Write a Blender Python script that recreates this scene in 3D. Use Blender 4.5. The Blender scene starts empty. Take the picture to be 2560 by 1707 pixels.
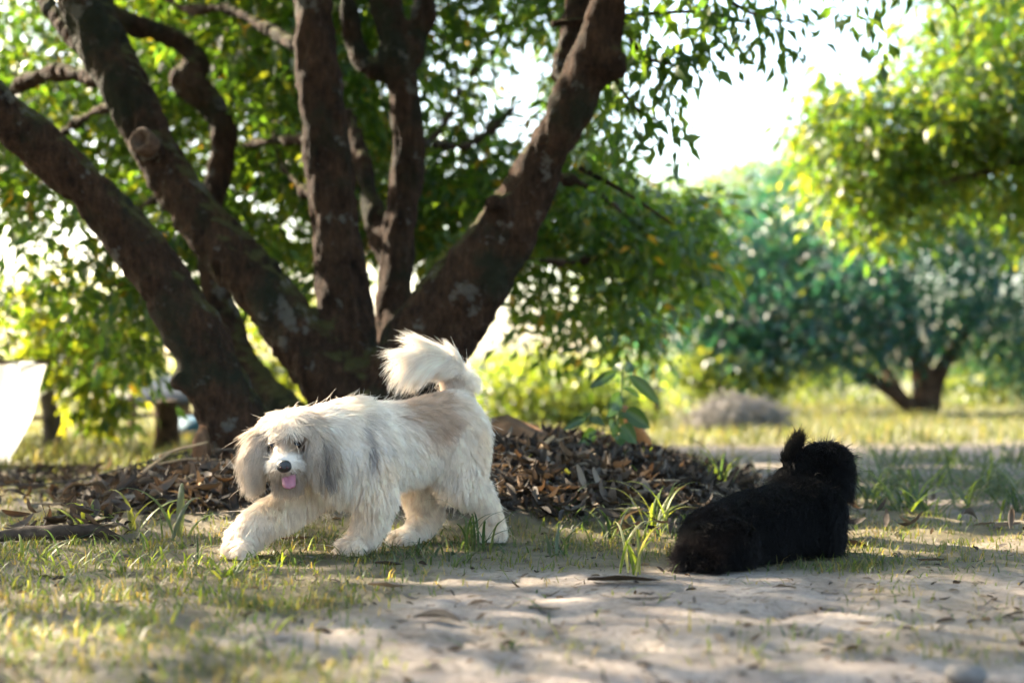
import bpy, math, random
import numpy as np
from mathutils import Vector, Matrix, kdtree

# ------------------------------------------------------------------ camera, sky, sun, exposure
scene = bpy.context.scene
COL = scene.collection
R = math.radians
W, H, F = 2560.0, 1707.0, 2560.0 * 50 / 36
HORIZ = 950.0
PITCH = math.atan((HORIZ - H / 2) / F)
CAMZ = 0.42

cam = bpy.data.cameras.new('camera')
cam_o = bpy.data.objects.new('camera', cam)
COL.objects.link(cam_o)
cam.lens = 50; cam.sensor_width = 36; cam.clip_start = 0.05; cam.clip_end = 2000
cam_o.location = (0, 0, CAMZ)
cam_o.rotation_euler = (math.pi / 2 + PITCH, 0, 0)
cam.dof.use_dof = True
cam.dof.focus_distance = 3.42
cam.dof.aperture_fstop = 2.0
scene.camera = cam_o

SUN_AZ, SUN_EL = -56.0, 31.0          # degrees left of the view direction, above the horizon
SUN = np.array([math.sin(R(SUN_AZ)) * math.cos(R(SUN_EL)), math.cos(R(SUN_AZ)) * math.cos(R(SUN_EL)), math.sin(R(SUN_EL))])
world = bpy.data.worlds.new('World'); scene.world = world; world.use_nodes = True
wt = world.node_tree; wt.nodes.clear()
sky = wt.nodes.new('ShaderNodeTexSky'); sky.sky_type = 'NISHITA'; sky.sun_disc = False
sky.sun_elevation = R(SUN_EL); sky.sun_rotation = R(SUN_AZ)
sky.air_density = 1.1; sky.dust_density = 3.0; sky.ozone_density = 1.0
bg = wt.nodes.new('ShaderNodeBackground'); bg.inputs['Strength'].default_value = 0.13
wo = wt.nodes.new('ShaderNodeOutputWorld')
wt.links.new(sky.outputs[0], bg.inputs[0]); wt.links.new(bg.outputs[0], wo.inputs[0])

sl = bpy.data.lights.new('sun', 'SUN'); sl.energy = 5.0; sl.angle = R(0.53); sl.color = (1.0, 0.86, 0.66)
so = bpy.data.objects.new('sun', sl); COL.objects.link(so)
so.rotation_euler = Vector(SUN).to_track_quat('Z', 'Y').to_euler(); so.location = (-6, 5, 8)

scene.view_settings.view_transform = 'Standard'; scene.view_settings.look = 'None'
scene.view_settings.exposure = 2.85; scene.view_settings.gamma = 1.0
scene.view_settings.use_curve_mapping = False
scene.render.engine = 'CYCLES'
cy = scene.cycles
cy.use_denoising = True; cy.use_adaptive_sampling = True; cy.adaptive_threshold = 0.03
cy.max_bounces = 6; cy.diffuse_bounces = 4; cy.glossy_bounces = 2; cy.transmission_bounces = 4; cy.transparent_max_bounces = 8
cy.sample_clamp_indirect = 6.0; cy.caustics_reflective = False; cy.caustics_refractive = False

# ------------------------------------------------------------------ helpers
rng = np.random.default_rng(11)
random.seed(5)

_c, _s = math.cos(PITCH), math.sin(PITCH)
def P(px, py, d):
    """world point at forward distance d (m) that stands where photo pixel (px, py) shows it"""
    x = (px - W / 2) / F; y = -(py - H / 2) / F
    Y = _c - y * _s; Z = _s + y * _c
    k = d / Y
    return np.array([x * k, d, CAMZ + Z * k])
def proj(p):
    p = np.asarray(p, float); v = p - np.array([0, 0, CAMZ])
    zf = v[..., 1] * _c + v[..., 2] * _s; u = -v[..., 1] * _s + v[..., 2] * _c
    return W / 2 + F * v[..., 0] / zf, H / 2 - F * u / zf, zf

def nrm(v):
    v = np.asarray(v, float)
    return v / np.maximum(np.linalg.norm(v, axis=-1, keepdims=True), 1e-9)

def _hash(ix, iy, iz, seed):
    n = (ix * 374761393 + iy * 668265263 + iz * 2147483647 + seed * 1442695041).astype(np.int64) & 0xffffffff
    n = ((n ^ (n >> 13)) * 1274126177) & 0xffffffff
    n = ((n ^ (n >> 16)) * 2246822519) & 0xffffffff
    return ((n ^ (n >> 15)) & 0xffffff) / float(0xffffff)
def vnoise(p, seed=0):
    p = np.asarray(p, float)
    if p.shape[-1] == 2: p = np.concatenate([p, np.zeros(p.shape[:-1] + (1,))], -1)
    i = np.floor(p).astype(np.int64); f = p - i; f = f * f * (3 - 2 * f)
    out = 0
    for dx in (0, 1):
        for dy in (0, 1):
            for dz in (0, 1):
                w = (f[..., 0] if dx else 1 - f[..., 0]) * (f[..., 1] if dy else 1 - f[..., 1]) * (f[..., 2] if dz else 1 - f[..., 2])
                out = out + w * _hash(i[..., 0] + dx, i[..., 1] + dy, i[..., 2] + dz, seed)
    return out
def fbm(p, seed=0, o=4):
    p = np.asarray(p, float); a = 0.5; s = 0; t = 0
    for k in range(o):
        s = s + a * vnoise(p * (2.03 ** k), seed + k); t += a; a *= 0.5
    return s / t
def sstep(a, b, x):
    t = np.clip((np.asarray(x, float) - a) / (b - a), 0, 1); return t * t * (3 - 2 * t)

def mesh_data(name, V, faces, smooth=True, tint=None, mat=None):
    """faces: an (n,k) array or a list of such arrays"""
    V = np.asarray(V, np.float32)
    if not isinstance(faces, list): faces = [faces]
    faces = [np.asarray(f, np.int32) for f in faces if len(f)]
    me = bpy.data.meshes.new(name)
    me.vertices.add(len(V)); me.vertices.foreach_set('co', V.ravel())
    loops = np.concatenate([f.ravel() for f in faces])
    tot = np.concatenate([np.full(len(f), f.shape[1], np.int32) for f in faces])
    start = np.concatenate([[0], np.cumsum(tot)[:-1]]).astype(np.int32)
    me.loops.add(len(loops)); me.loops.foreach_set('vertex_index', loops)
    me.polygons.add(len(tot)); me.polygons.foreach_set('loop_start', start); me.polygons.foreach_set('loop_total', tot)
    me.update(calc_edges=True); me.validate()
    if smooth: me.polygons.foreach_set('use_smooth', np.ones(len(me.polygons), bool))
    if tint is not None:
        t = np.ones((len(V), 4), np.float32); t[:, :3] = tint
        a = me.attributes.new('tint', 'FLOAT_COLOR', 'POINT'); a.data.foreach_set('color', t.ravel())
    if mat: me.materials.append(mat)
    return me
def link(name, data, parent=None, loc=None):
    o = bpy.data.objects.new(name, data); COL.objects.link(o)
    if parent is not None: o.parent = parent
    if loc is not None: o.location = loc
    return o
def tag(o, label=None, cat=None, group=None, kind=None):
    if label: o['label'] = label
    if cat: o['category'] = cat
    if group: o['group'] = group
    if kind: o['kind'] = kind
    return o
def thing(name, label, cat, loc, group=None):
    o = bpy.data.objects.new(name, None); COL.objects.link(o); o.location = loc
    o.empty_display_size = 0.1
    return tag(o, label, cat, group)
def obj(name, V, faces, mat, parent=None, smooth=True, tint=None):
    """mesh object in world coordinates; a parent's location is taken off so that the child stays in place"""
    V = np.asarray(V, float)
    if parent is not None: V = V - np.array(parent.location)
    return link(name, mesh_data(name, V, faces, smooth, tint, mat), parent)

def catmull(pts, n):
    pts = np.asarray(pts, float); m = len(pts)
    e = np.vstack([2 * pts[0] - pts[1], pts, 2 * pts[-1] - pts[-2]])
    t = np.linspace(0, m - 1, n); i = np.minimum(t.astype(int), m - 2); f = (t - i)[:, None]
    a, b, c, d = e[i], e[i + 1], e[i + 2], e[i + 3]
    return 0.5 * (2 * b + (c - a) * f + (2 * a - 5 * b + 4 * c - d) * f ** 2 + (3 * b - a - 3 * c + d) * f ** 3)
def tube(pts, rad, n=None, seg=12, squash=None):
    """closed tube along points with radii -> V, [quads, tri caps]"""
    pts = np.asarray(pts, float); rad = np.asarray(rad, float)
    n = n or max(len(pts) * 4, 6)
    c = catmull(np.column_stack([pts, rad]), n); C, Rr = c[:, :3], np.maximum(c[:, 3], 1e-4)
    T = nrm(np.gradient(C, axis=0))
    u = nrm(np.cross(T[0], [0.3, 0.2, 1.0] if abs(T[0][2]) < 0.9 else [1, 0, 0])); V = []
    for k in range(n):
        u = nrm(u - T[k] * np.dot(u, T[k])); v = np.cross(T[k], u)
        a = np.linspace(0, 2 * math.pi, seg, endpoint=False)[:, None]
        V.append(C[k] + Rr[k] * (np.cos(a) * u + np.sin(a) * v))
    V = np.vstack(V + [C[0][None], C[-1][None]])
    q = []
    for k in range(n - 1):
        for j in range(seg):
            q.append((k * seg + j, k * seg + (j + 1) % seg, (k + 1) * seg + (j + 1) % seg, (k + 1) * seg + j))
    i0, i1 = n * seg, n * seg + 1
    t = [(i0, (j + 1) % seg, j) for j in range(seg)] + [(i1, (n - 1) * seg + j, (n - 1) * seg + (j + 1) % seg) for j in range(seg)]
    return V, [np.array(q), np.array(t)]
def join(parts):
    Vs, Fs, o = [], {}, 0
    for V, fs in parts:
        Vs.append(V)
        for f in (fs if isinstance(fs, list) else [fs]):
            f = np.asarray(f); Fs.setdefault(f.shape[1], []).append(f + o)
        o += len(V)
    return np.vstack(Vs), [np.vstack(v) for v in Fs.values()]
def box(lo, hi):
    (x0, y0, z0), (x1, y1, z1) = lo, hi
    V = np.array([(x, y, z) for z in (z0, z1) for y in (y0, y1) for x in (x0, x1)], float)
    return V, [np.array([(0, 2, 3, 1), (4, 5, 7, 6), (0, 1, 5, 4), (2, 6, 7, 3), (0, 4, 6, 2), (1, 3, 7, 5)])]
def ball(c, r, seg=14, rings=9):
    V = [(0, 0, 1)]
    for i in range(1, rings):
        a = math.pi * i / rings
        for j in range(seg):
            b = 2 * math.pi * j / seg; V.append((math.sin(a) * math.cos(b), math.sin(a) * math.sin(b), math.cos(a)))
    V.append((0, 0, -1)); q, t = [], []
    for i in range(rings - 2):
        for j in range(seg):
            q.append((1 + i * seg + j, 1 + (i + 1) * seg + j, 1 + (i + 1) * seg + (j + 1) % seg, 1 + i * seg + (j + 1) % seg))
    L = len(V) - 1
    for j in range(seg):
        t.append((0, 1 + j, 1 + (j + 1) % seg)); t.append((L, L - seg + (j + 1) % seg, L - seg + j))
    return np.array(V) * np.asarray(r) + np.asarray(c), [np.array(q), np.array(t)]

def remesh(parts, voxel, smooth_it):
    V, F_ = join(parts)
    tmp = link('tmp_remesh', mesh_data('tmp_remesh', V, F_))
    m = tmp.modifiers.new('r', 'REMESH'); m.mode = 'VOXEL'; m.voxel_size = voxel
    if smooth_it:
        s = tmp.modifiers.new('s', 'SMOOTH'); s.factor = 0.5; s.iterations = smooth_it
    dg = bpy.context.evaluated_depsgraph_get(); dg.update()
    ev = tmp.evaluated_get(dg); me = ev.to_mesh()
    n = len(me.vertices); v = np.empty(n * 3, np.float32); me.vertices.foreach_get('co', v)
    nn = np.empty(n * 3, np.float32); me.vertices.foreach_get('normal', nn)
    f = np.empty(len(me.loops), np.int32); me.loops.foreach_get('vertex_index', f)
    tot = np.empty(len(me.polygons), np.int32); me.polygons.foreach_get('loop_total', tot)
    st = np.empty(len(me.polygons), np.int32); me.polygons.foreach_get('loop_start', st)
    quads = np.array([f[a:a + 4] for a in st[tot == 4]]) if (tot == 4).any() else np.zeros((0, 4), int)
    ev.to_mesh_clear(); bpy.data.objects.remove(tmp, do_unlink=True)
    return v.reshape(-1, 3).astype(float), nn.reshape(-1, 3).astype(float), quads

# ------------------------------------------------------------------ materials
def newmat(name):
    m = bpy.data.materials.new(name); m.use_nodes = True; nt = m.node_tree; nt.nodes.clear()
    out = nt.nodes.new('ShaderNodeOutputMaterial')
    return m, nt, out
def node(nt, typ, **kw):
    n = nt.nodes.new(typ)
    for k, v in kw.items():
        if k in n.inputs.keys() if isinstance(k, str) and hasattr(n, 'inputs') else False: n.inputs[k].default_value = v
        else: setattr(n, k, v)
    return n
def pbsdf(nt, col=(0.5, 0.5, 0.5), rough=0.8, spec=0.3):
    b = nt.nodes.new('ShaderNodeBsdfPrincipled'); b.inputs['Base Color'].default_value = (*col, 1)
    b.inputs['Roughness'].default_value = rough; b.inputs['Specular IOR Level'].default_value = spec
    return b
def noise_node(nt, scale, detail=4, rough=0.6, vec=None, coord='Object'):
    n = nt.nodes.new('ShaderNodeTexNoise'); n.inputs['Scale'].default_value = scale
    n.inputs['Detail'].default_value = detail; n.inputs['Roughness'].default_value = rough
    if vec is None:
        tc = nt.nodes.new('ShaderNodeTexCoord'); nt.links.new(tc.outputs[coord], n.inputs['Vector'])
    else: nt.links.new(vec, n.inputs['Vector'])
    return n
def ramp(nt, fac, stops):
    r = nt.nodes.new('ShaderNodeValToRGB'); nt.links.new(fac, r.inputs[0])
    e = r.color_ramp.elements
    while len(e) < len(stops): e.new(0.5)
    for k, (p, c) in enumerate(stops):
        e[k].position = p; e[k].color = (*c, 1) if len(c) == 3 else c
    return r
def mixc(nt, fac, a, b, mode='MIX'):
    m = nt.nodes.new('ShaderNodeMix'); m.data_type = 'RGBA'; m.blend_type = mode
    for s, v in ((m.inputs['Factor'], fac), (m.inputs['A'], a), (m.inputs['B'], b)):
        if isinstance(v, (int, float)): s.default_value = v
        elif isinstance(v, tuple): s.default_value = (*v, 1)
        else: nt.links.new(v, s)
    return m.outputs['Result']
def bump(nt, h, strength, dist, b):
    n = nt.nodes.new('ShaderNodeBump'); n.inputs['Strength'].default_value = strength; n.inputs['Distance'].default_value = dist
    nt.links.new(h, n.inputs['Height']); nt.links.new(n.outputs[0], b.inputs['Normal']); return n
def simple_mat(name, col, rough=0.8, spec=0.3, var=0.35, scale=12.0, bmp=0.3):
    m, nt, out = newmat(name); b = pbsdf(nt, col, rough, spec)
    n = noise_node(nt, scale, 5, 0.65)
    d = tuple(c * (1 - var) for c in col); l = tuple(min(1, c * (1 + var)) for c in col)
    r = ramp(nt, n.outputs['Fac'], [(0.3, d), (0.7, l)])
    nt.links.new(r.outputs[0], b.inputs['Base Color']); bump(nt, n.outputs['Fac'], bmp, 0.01, b)
    nt.links.new(b.outputs[0], out.inputs[0]); return m
def leaf_mat(name, trans=0.45, rough=0.42, spec=0.5, tcol=(4.2, 3.7, 0.9)):
    """two-sided leaf: glossy face over a tint, sunlight shining through in a yellower shade of it"""
    m, nt, out = newmat(name)
    at = node(nt, 'ShaderNodeAttribute', attribute_name='tint')
    b = pbsdf(nt, (0.1, 0.1, 0.1), rough, spec); nt.links.new(at.outputs['Color'], b.inputs['Base Color'])
    t = nt.nodes.new('ShaderNodeBsdfTranslucent')
    nt.links.new(mixc(nt, 1.0, at.outputs['Color'], tcol, 'MULTIPLY'), t.inputs[0])
    mx = nt.nodes.new('ShaderNodeMixShader'); mx.inputs[0].default_value = trans
    nt.links.new(b.outputs[0], mx.inputs[1]); nt.links.new(t.outputs[0], mx.inputs[2]); nt.links.new(mx.outputs[0], out.inputs[0])
    return m
def bark_mat(name, dark=(0.011, 0.006, 0.0036), mid=(0.050, 0.027, 0.015), lichen=0.55):
    m, nt, out = newmat(name); b = pbsdf(nt, mid, 0.9, 0.15)
    tc = nt.nodes.new('ShaderNodeTexCoord'); mp = nt.nodes.new('ShaderNodeMapping'); mp.inputs['Scale'].default_value = (1, 1, 0.3)
    nt.links.new(tc.outputs['Object'], mp.inputs[0])
    n = noise_node(nt, 8, 6, 0.65); n2 = noise_node(nt, 60, 6, 0.75, mp.outputs[0]); n3 = noise_node(nt, 7, 5, 0.62); n4 = noise_node(nt, 3.0, 5, 0.65); n5 = noise_node(nt, 30, 4, 0.7)
    base = ramp(nt, n.outputs['Fac'], [(0.3, dark), (0.52, mid), (0.75, tuple(c * 1.6 for c in mid))]).outputs[0]
    fine = ramp(nt, n2.outputs['Fac'], [(0.30, (0.25, 0.25, 0.25)), (0.5, (1, 1, 1)), (0.7, (1.7, 1.65, 1.6))]).outputs[0]
    base = mixc(nt, 1.0, base, fine, 'MULTIPLY')
    moss = ramp(nt, n4.outputs['Fac'], [(0.50, (0, 0, 0)), (0.62, (1, 1, 1))]).outputs[0]
    base = mixc(nt, moss, base, (0.022, 0.024, 0.013))
    ge = nt.nodes.new('ShaderNodeNewGeometry'); sx = nt.nodes.new('ShaderNodeSeparateXYZ'); nt.links.new(ge.outputs['Normal'], sx.inputs[0])
    mu = node(nt, 'ShaderNodeMath', operation='MULTIPLY'); nt.links.new(sx.outputs['Z'], mu.inputs[0]); nt.links.new(n3.outputs['Fac'], mu.inputs[1])
    ms = ramp(nt, mu.outputs[0], [(0.22, (0, 0, 0)), (0.34, (0.85, 0.85, 0.85))]).outputs[0]
    base = mixc(nt, ms, base, (0.075, 0.07, 0.022))
    speck = ramp(nt, n5.outputs['Fac'], [(0.60, (0, 0, 0)), (0.70, (0.7, 0.7, 0.7))]).outputs[0]
    base = mixc(nt, speck, base, (0.075, 0.06, 0.045))
    lic = ramp(nt, n3.outputs['Fac'], [(lichen + 0.05, (0, 0, 0)), (lichen + 0.10, (0.8, 0.8, 0.8))]).outputs[0]
    base = mixc(nt, lic, base, (0.14, 0.13, 0.11))
    nt.links.new(base, b.inputs['Base Color'])
    ad = node(nt, 'ShaderNodeMath', operation='ADD'); nt.links.new(n2.outputs['Fac'], ad.inputs[0]); nt.links.new(n5.outputs['Fac'], ad.inputs[1])
    bump(nt, ad.outputs[0], 1.0, 0.05, b)
    nt.links.new(b.outputs[0], out.inputs[0]); return m
def fur_mat(name, trans=0.35, rough=0.45, spec=0.35):
    m, nt, out = newmat(name)
    at = node(nt, 'ShaderNodeAttribute', attribute_name='tint')
    b = pbsdf(nt, (0.5, 0.5, 0.5), rough, spec); nt.links.new(at.outputs['Color'], b.inputs['Base Color'])
    t = nt.nodes.new('ShaderNodeBsdfTranslucent'); nt.links.new(at.outputs['Color'], t.inputs[0])
    mx = nt.nodes.new('ShaderNodeMixShader'); mx.inputs[0].default_value = trans
    nt.links.new(b.outputs[0], mx.inputs[1]); nt.links.new(t.outputs[0], mx.inputs[2]); nt.links.new(mx.outputs[0], out.inputs[0])
    return m

M_BARK = bark_mat('bark')
M_BARK2 = bark_mat('far_bark', (0.04, 0.025, 0.016), (0.11, 0.065, 0.04), 0.6)
M_LEAF = leaf_mat('tree_leaf', 0.5)
M_SAP = leaf_mat('sapling_leaf', 0.12, 0.4, 0.4, (4.0, 3.8, 0.8))
M_LEAF_FAR = leaf_mat('far_leaf', 0.5, 0.38, 0.6, (3.6, 3.4, 1.3))
M_GRASS = leaf_mat('grass_blade', 0.5, 0.5, 0.35, (2.4, 2.2, 0.8))
M_DRY = leaf_mat('dry_leaf', 0.15, 0.8, 0.2, (1.5, 1.2, 0.8))
M_WOOD = simple_mat('cut_wood', (0.17, 0.085, 0.04), 0.85, 0.2, 0.5, 25)
M_PLANK = simple_mat('weathered_plank', (0.13, 0.088, 0.06), 0.9, 0.2, 0.35, 14)
M_ROOF = simple_mat('metal_roof', (0.045, 0.053, 0.06), 0.9, 0.05, 0.15, 3)
M_BLUE = simple_mat('blue_tarp', (0.035, 0.10, 0.15), 0.7, 0.2, 0.25, 6)
M_WIRE = simple_mat('dark_wire', (0.03, 0.025, 0.02), 0.6, 0.3, 0.2, 30)
M_TWIG = simple_mat('dry_twig', (0.33, 0.22, 0.12), 0.85, 0.2, 0.3, 30)
M_WALL = simple_mat('pale_wall', (0.55, 0.52, 0.48), 0.85, 0.2, 0.12, 4)

# ------------------------------------------------------------------ ground shape
TREE = np.array([-0.62, 5.2])
def mound(x, y):
    r2 = ((x + 0.42) / np.where(x > -.42, 1.42, 2.1)) ** 2 + ((y - 5.25) / np.where(y < 5.25, 1.52, 1.4)) ** 2
    lft = 1 - 0.9 * (1 - sstep(-1.55, -0.6, x))
    return 0.195 * lft * (1 - sstep(0.0, 1.05, r2)) * (0.85 + 0.3 * fbm(np.stack([x * 2.2, y * 2.2], -1), 31, 3))
def ground_h(x, y):
    x = np.asarray(x, float); y = np.asarray(y, float); q = np.stack([x, y], -1)
    near = 1 - sstep(8, 14, y)
    h = (fbm(q * 1.3, 3, 3) - 0.5) * 0.035 * near + ((fbm(q * 7, 5, 3) - 0.5) * 0.022 - 0.009 * sstep(.55, .7, vnoise(q * 11, 15))) * (1 - sstep(5, 8, y))
    flat = np.exp(-(((x + 0.35) / 0.7) ** 2 + ((y - 3.5) / 0.5) ** 2)) + np.exp(-(((x - 0.65) / 0.5) ** 2 + ((y - 3.25) / 0.5) ** 2))
    h = h * (1 - 0.8 * np.clip(flat, 0, 1))
    return h + mound(x, y) + (fbm(q * 0.15, 8, 3) - 0.5) * 0.5 * sstep(14, 40, np.hypot(x, y))
def grassy(x, y):
    """0 bare sand .. 1 closed turf"""
    x = np.asarray(x, float); y = np.asarray(y, float); q = np.stack([x, y], -1)
    px = W / 2 + F * x / np.maximum(y, 0.3)
    left = 1 - sstep(650, 1250, px + 500 * (fbm(q * 1.6, 41, 3) - 0.5))
    band = sstep(3.05, 3.4, y + 0.25 * (fbm(q * 2, 44, 2) - 0.5)) * (1 - sstep(4.4, 4.9, y)) * 0.75
    far = sstep(8.8, 10.0, y + 0.5 * np.sin(x))
    midg = 0.55 * sstep(4.2, 4.6, y) * (1 - sstep(6.0, 6.6, y)) * sstep(0.9, 1.3, x)
    lf = sstep(5.8, 7.0, y) * (1 - sstep(0.4, 1.4, x))
    g = np.maximum.reduce([left * 0.62, band, far, midg, lf, 0.10 + 0 * x])
    g = g + 1.3 * (fbm(q * 2.6, 47, 4) - 0.5) * (1 - far) - 0.12 * (1 - sstep(0, .6, left)) * (y < 3.1)
    return np.clip(g, 0, 1) * (1 - 0.9 * sstep(0.02, 0.08, mound(x, y)))

def build_ground():
    ys = np.concatenate([[-300, -100, -40, -15, -6, -3, -1, 0, 0.6, 1.0], np.arange(1.3, 6.6, 0.02), np.geomspace(6.65, 900, 70)])
    xs1 = np.concatenate([np.arange(0, 2.4, 0.022), np.geomspace(2.45, 900, 44)])
    xs = np.concatenate([-xs1[:0:-1], xs1])
    X, Y = np.meshgrid(xs, ys); Z = ground_h(X, Y)
    nx, ny = len(xs), len(ys)
    i = (np.arange(ny - 1)[:, None] * nx + np.arange(nx - 1)[None]).ravel()
    f = np.stack([i, i + 1, i + nx + 1, i + nx], -1)
    V = np.stack([X, Y, Z], -1).reshape(-1, 3)
    g = grassy(V[:, 0], V[:, 1]); md = sstep(0.02, 0.09, mound(V[:, 0], V[:, 1])); far = sstep(8.8, 10.5, V[:, 1])
    tint = np.stack([g, md, far], -1)
    m, nt, out = newmat('sandy_ground'); b = pbsdf(nt, (0.4, 0.33, 0.26), 0.95, 0.15)
    at = node(nt, 'ShaderNodeAttribute', attribute_name='tint')
    sp = nt.nodes.new('ShaderNodeSeparateColor'); nt.links.new(at.outputs['Color'], sp.inputs[0])
    n1 = noise_node(nt, 5, 6, 0.65); n2 = noise_node(nt, 60, 5, 0.75); n3 = noise_node(nt, 22, 4, 0.6)
    sand = ramp(nt, n1.outputs['Fac'], [(0.3, (0.135, 0.112, 0.095)), (0.5, (0.215, 0.182, 0.156)), (0.72, (0.30, 0.26, 0.226))]).outputs[0]
    grit = ramp(nt, n2.outputs['Fac'], [(0.28, (0.5, 0.46, 0.42)), (0.5, (1, 1, 1)), (0.72, (1.2, 1.18, 1.15))]).outputs[0]
    sand = mixc(nt, 1.0, sand, grit, 'MULTIPLY')
    deb = ramp(nt, n3.outputs['Fac'], [(0.60, (0, 0, 0)), (0.68, (1, 1, 1))]).outputs[0]
    sand = mixc(nt, deb, sand, (0.09, 0.062, 0.04))
    soil = ramp(nt, n3.outputs['Fac'], [(0.3, (0.06, 0.05, 0.022)), (0.7, (0.14, 0.115, 0.06))]).outputs[0]
    c = mixc(nt, sp.outputs[0], sand, soil)
    c = mixc(nt, sp.outputs[1], c, (0.06, 0.04, 0.026))
    mead = ramp(nt, n1.outputs['Fac'], [(0.3, (0.11, 0.115, 0.055)), (0.7, (0.19, 0.175, 0.11))]).outputs[0]
    c = mixc(nt, sp.outputs[2], c, mead)
    nt.links.new(c, b.inputs['Base Color']); bump(nt, n2.outputs['Fac'], 0.7, 0.012, b)
    nt.links.new(b.outputs[0], out.inputs[0])
    o = obj('ground', V, f, m, None, True, tint); tag(o, 'sandy ground with patches of short grass', None, None, 'structure')
    return o
GROUND = build_ground()

# ------------------------------------------------------------------ leaves, grass
def leaf_cloud(cen, dirs, nor, length, width, col, droop=0.25):
    """5-vertex folded leaves; returns V, tris, tint"""
    n = len(cen); d = nrm(dirs); s = nrm(np.cross(d, nor)); u = np.cross(s, d)
    L = length[:, None]; Wd = width[:, None]
    base = cen - d * L * 0.5; mid = cen + u * L * 0.05
    lft = cen - s * Wd * 0.5 + u * L * 0.09 + d * L * -0.05; rgt = cen + s * Wd * 0.5 + u * L * 0.09 + d * L * -0.05
    tip = cen + d * L * 0.5 - u * L * droop
    V = np.stack([base, lft, mid, rgt, tip], 1).reshape(-1, 3)
    k = (np.arange(n) * 5)[:, None]
    f = np.concatenate([k + np.array([[0, 2, 1]]), k + np.array([[0, 3, 2]]), k + np.array([[1, 2, 4]]), k + np.array([[2, 3, 4]])])
    return V, f, np.repeat(col, 5, 0)

# places where the sun reaches through the crowns (ground points), and a broken pattern of smaller flecks
def sunspot(p):
    """>0 where a leaf must give way so that its gap lets the sun down"""
    g = p - SUN * (p[:, 2:3] / SUN[2])
    x, y = g[:, 0], g[:, 1]
    fl = vnoise(np.stack([x * 1.7 + 3, y * 2.6, 0 * x], -1), 71) * 0.6 + vnoise(np.stack([x * 4.1, y * 6.0, 0 * x], -1), 72) * 0.4
    m = fl > 0.685
    for cx, cy_, rx, ry in LIT:
        m |= ((x - cx) / rx) ** 2 + ((y - cy_) / ry) ** 2 < 1
    return m
def shadow_of(p):
    p = np.asarray(p, float); return p - SUN * (p[2] / SUN[2])
LIT = []

def spray(centres, per, spread, size, palette, pal_w, r, droop=0.5, outward=None):
    """clusters of leaves at twig ends"""
    n = len(centres)
    c = np.repeat(centres, per, 0); N = len(c)
    off = r.normal(size=(N, 3)) * spread * np.array([1, 1, 0.75])
    d = nrm(off + r.normal(size=(N, 3)) * spread * 0.5) + np.array([0, 0, -droop])
    L = size * r.uniform(0.7, 1.25, N); Wd = L * r.uniform(0.30, 0.42, N)
    nor = nrm(r.normal(size=(N, 3)) * 0.6 + np.array([0, 0, 1.0]))
    pal = np.array(palette); k = r.choice(len(pal), N, p=np.array(pal_w) / np.sum(pal_w))
    col = pal[k] * r.uniform(0.75, 1.25, (N, 1))
    return c + off, d, nor, L, Wd, col
GREEN = [(0.030, 0.066, 0.014), (0.048, 0.085, 0.016), (0.022, 0.055, 0.022), (0.085, 0.105, 0.018), (0.17, 0.11, 0.018)]
GREEN_W = [5, 4, 3, 1.4, 0.25]
TEAL = [(0.009, 0.043, 0.043), (0.013, 0.052, 0.050), (0.022, 0.058, 0.040), (0.085, 0.10, 0.025)]
TEAL_W = [5, 4, 2, 0.5]
LIME = [(0.075, 0.105, 0.016), (0.10, 0.125, 0.02), (0.125, 0.13, 0.026), (0.04, 0.07, 0.018)]
LIME_W = [3, 4, 2, 2]
def crown(parent, data, mat, label=None, name='crown'):
    c, d, nn, L, Wd, col = data
    V, f, t = leaf_cloud(c, d, nn, L, Wd, col)
    o = obj(name, V, f, mat, parent, False, t); tag(o, label, None, None, 'stuff'); return o
def cat_data(*ds): return tuple(np.concatenate([d[k] for d in ds]) for k in range(6))
def keep(data, m): return tuple(x[m] for x in data)

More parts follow.
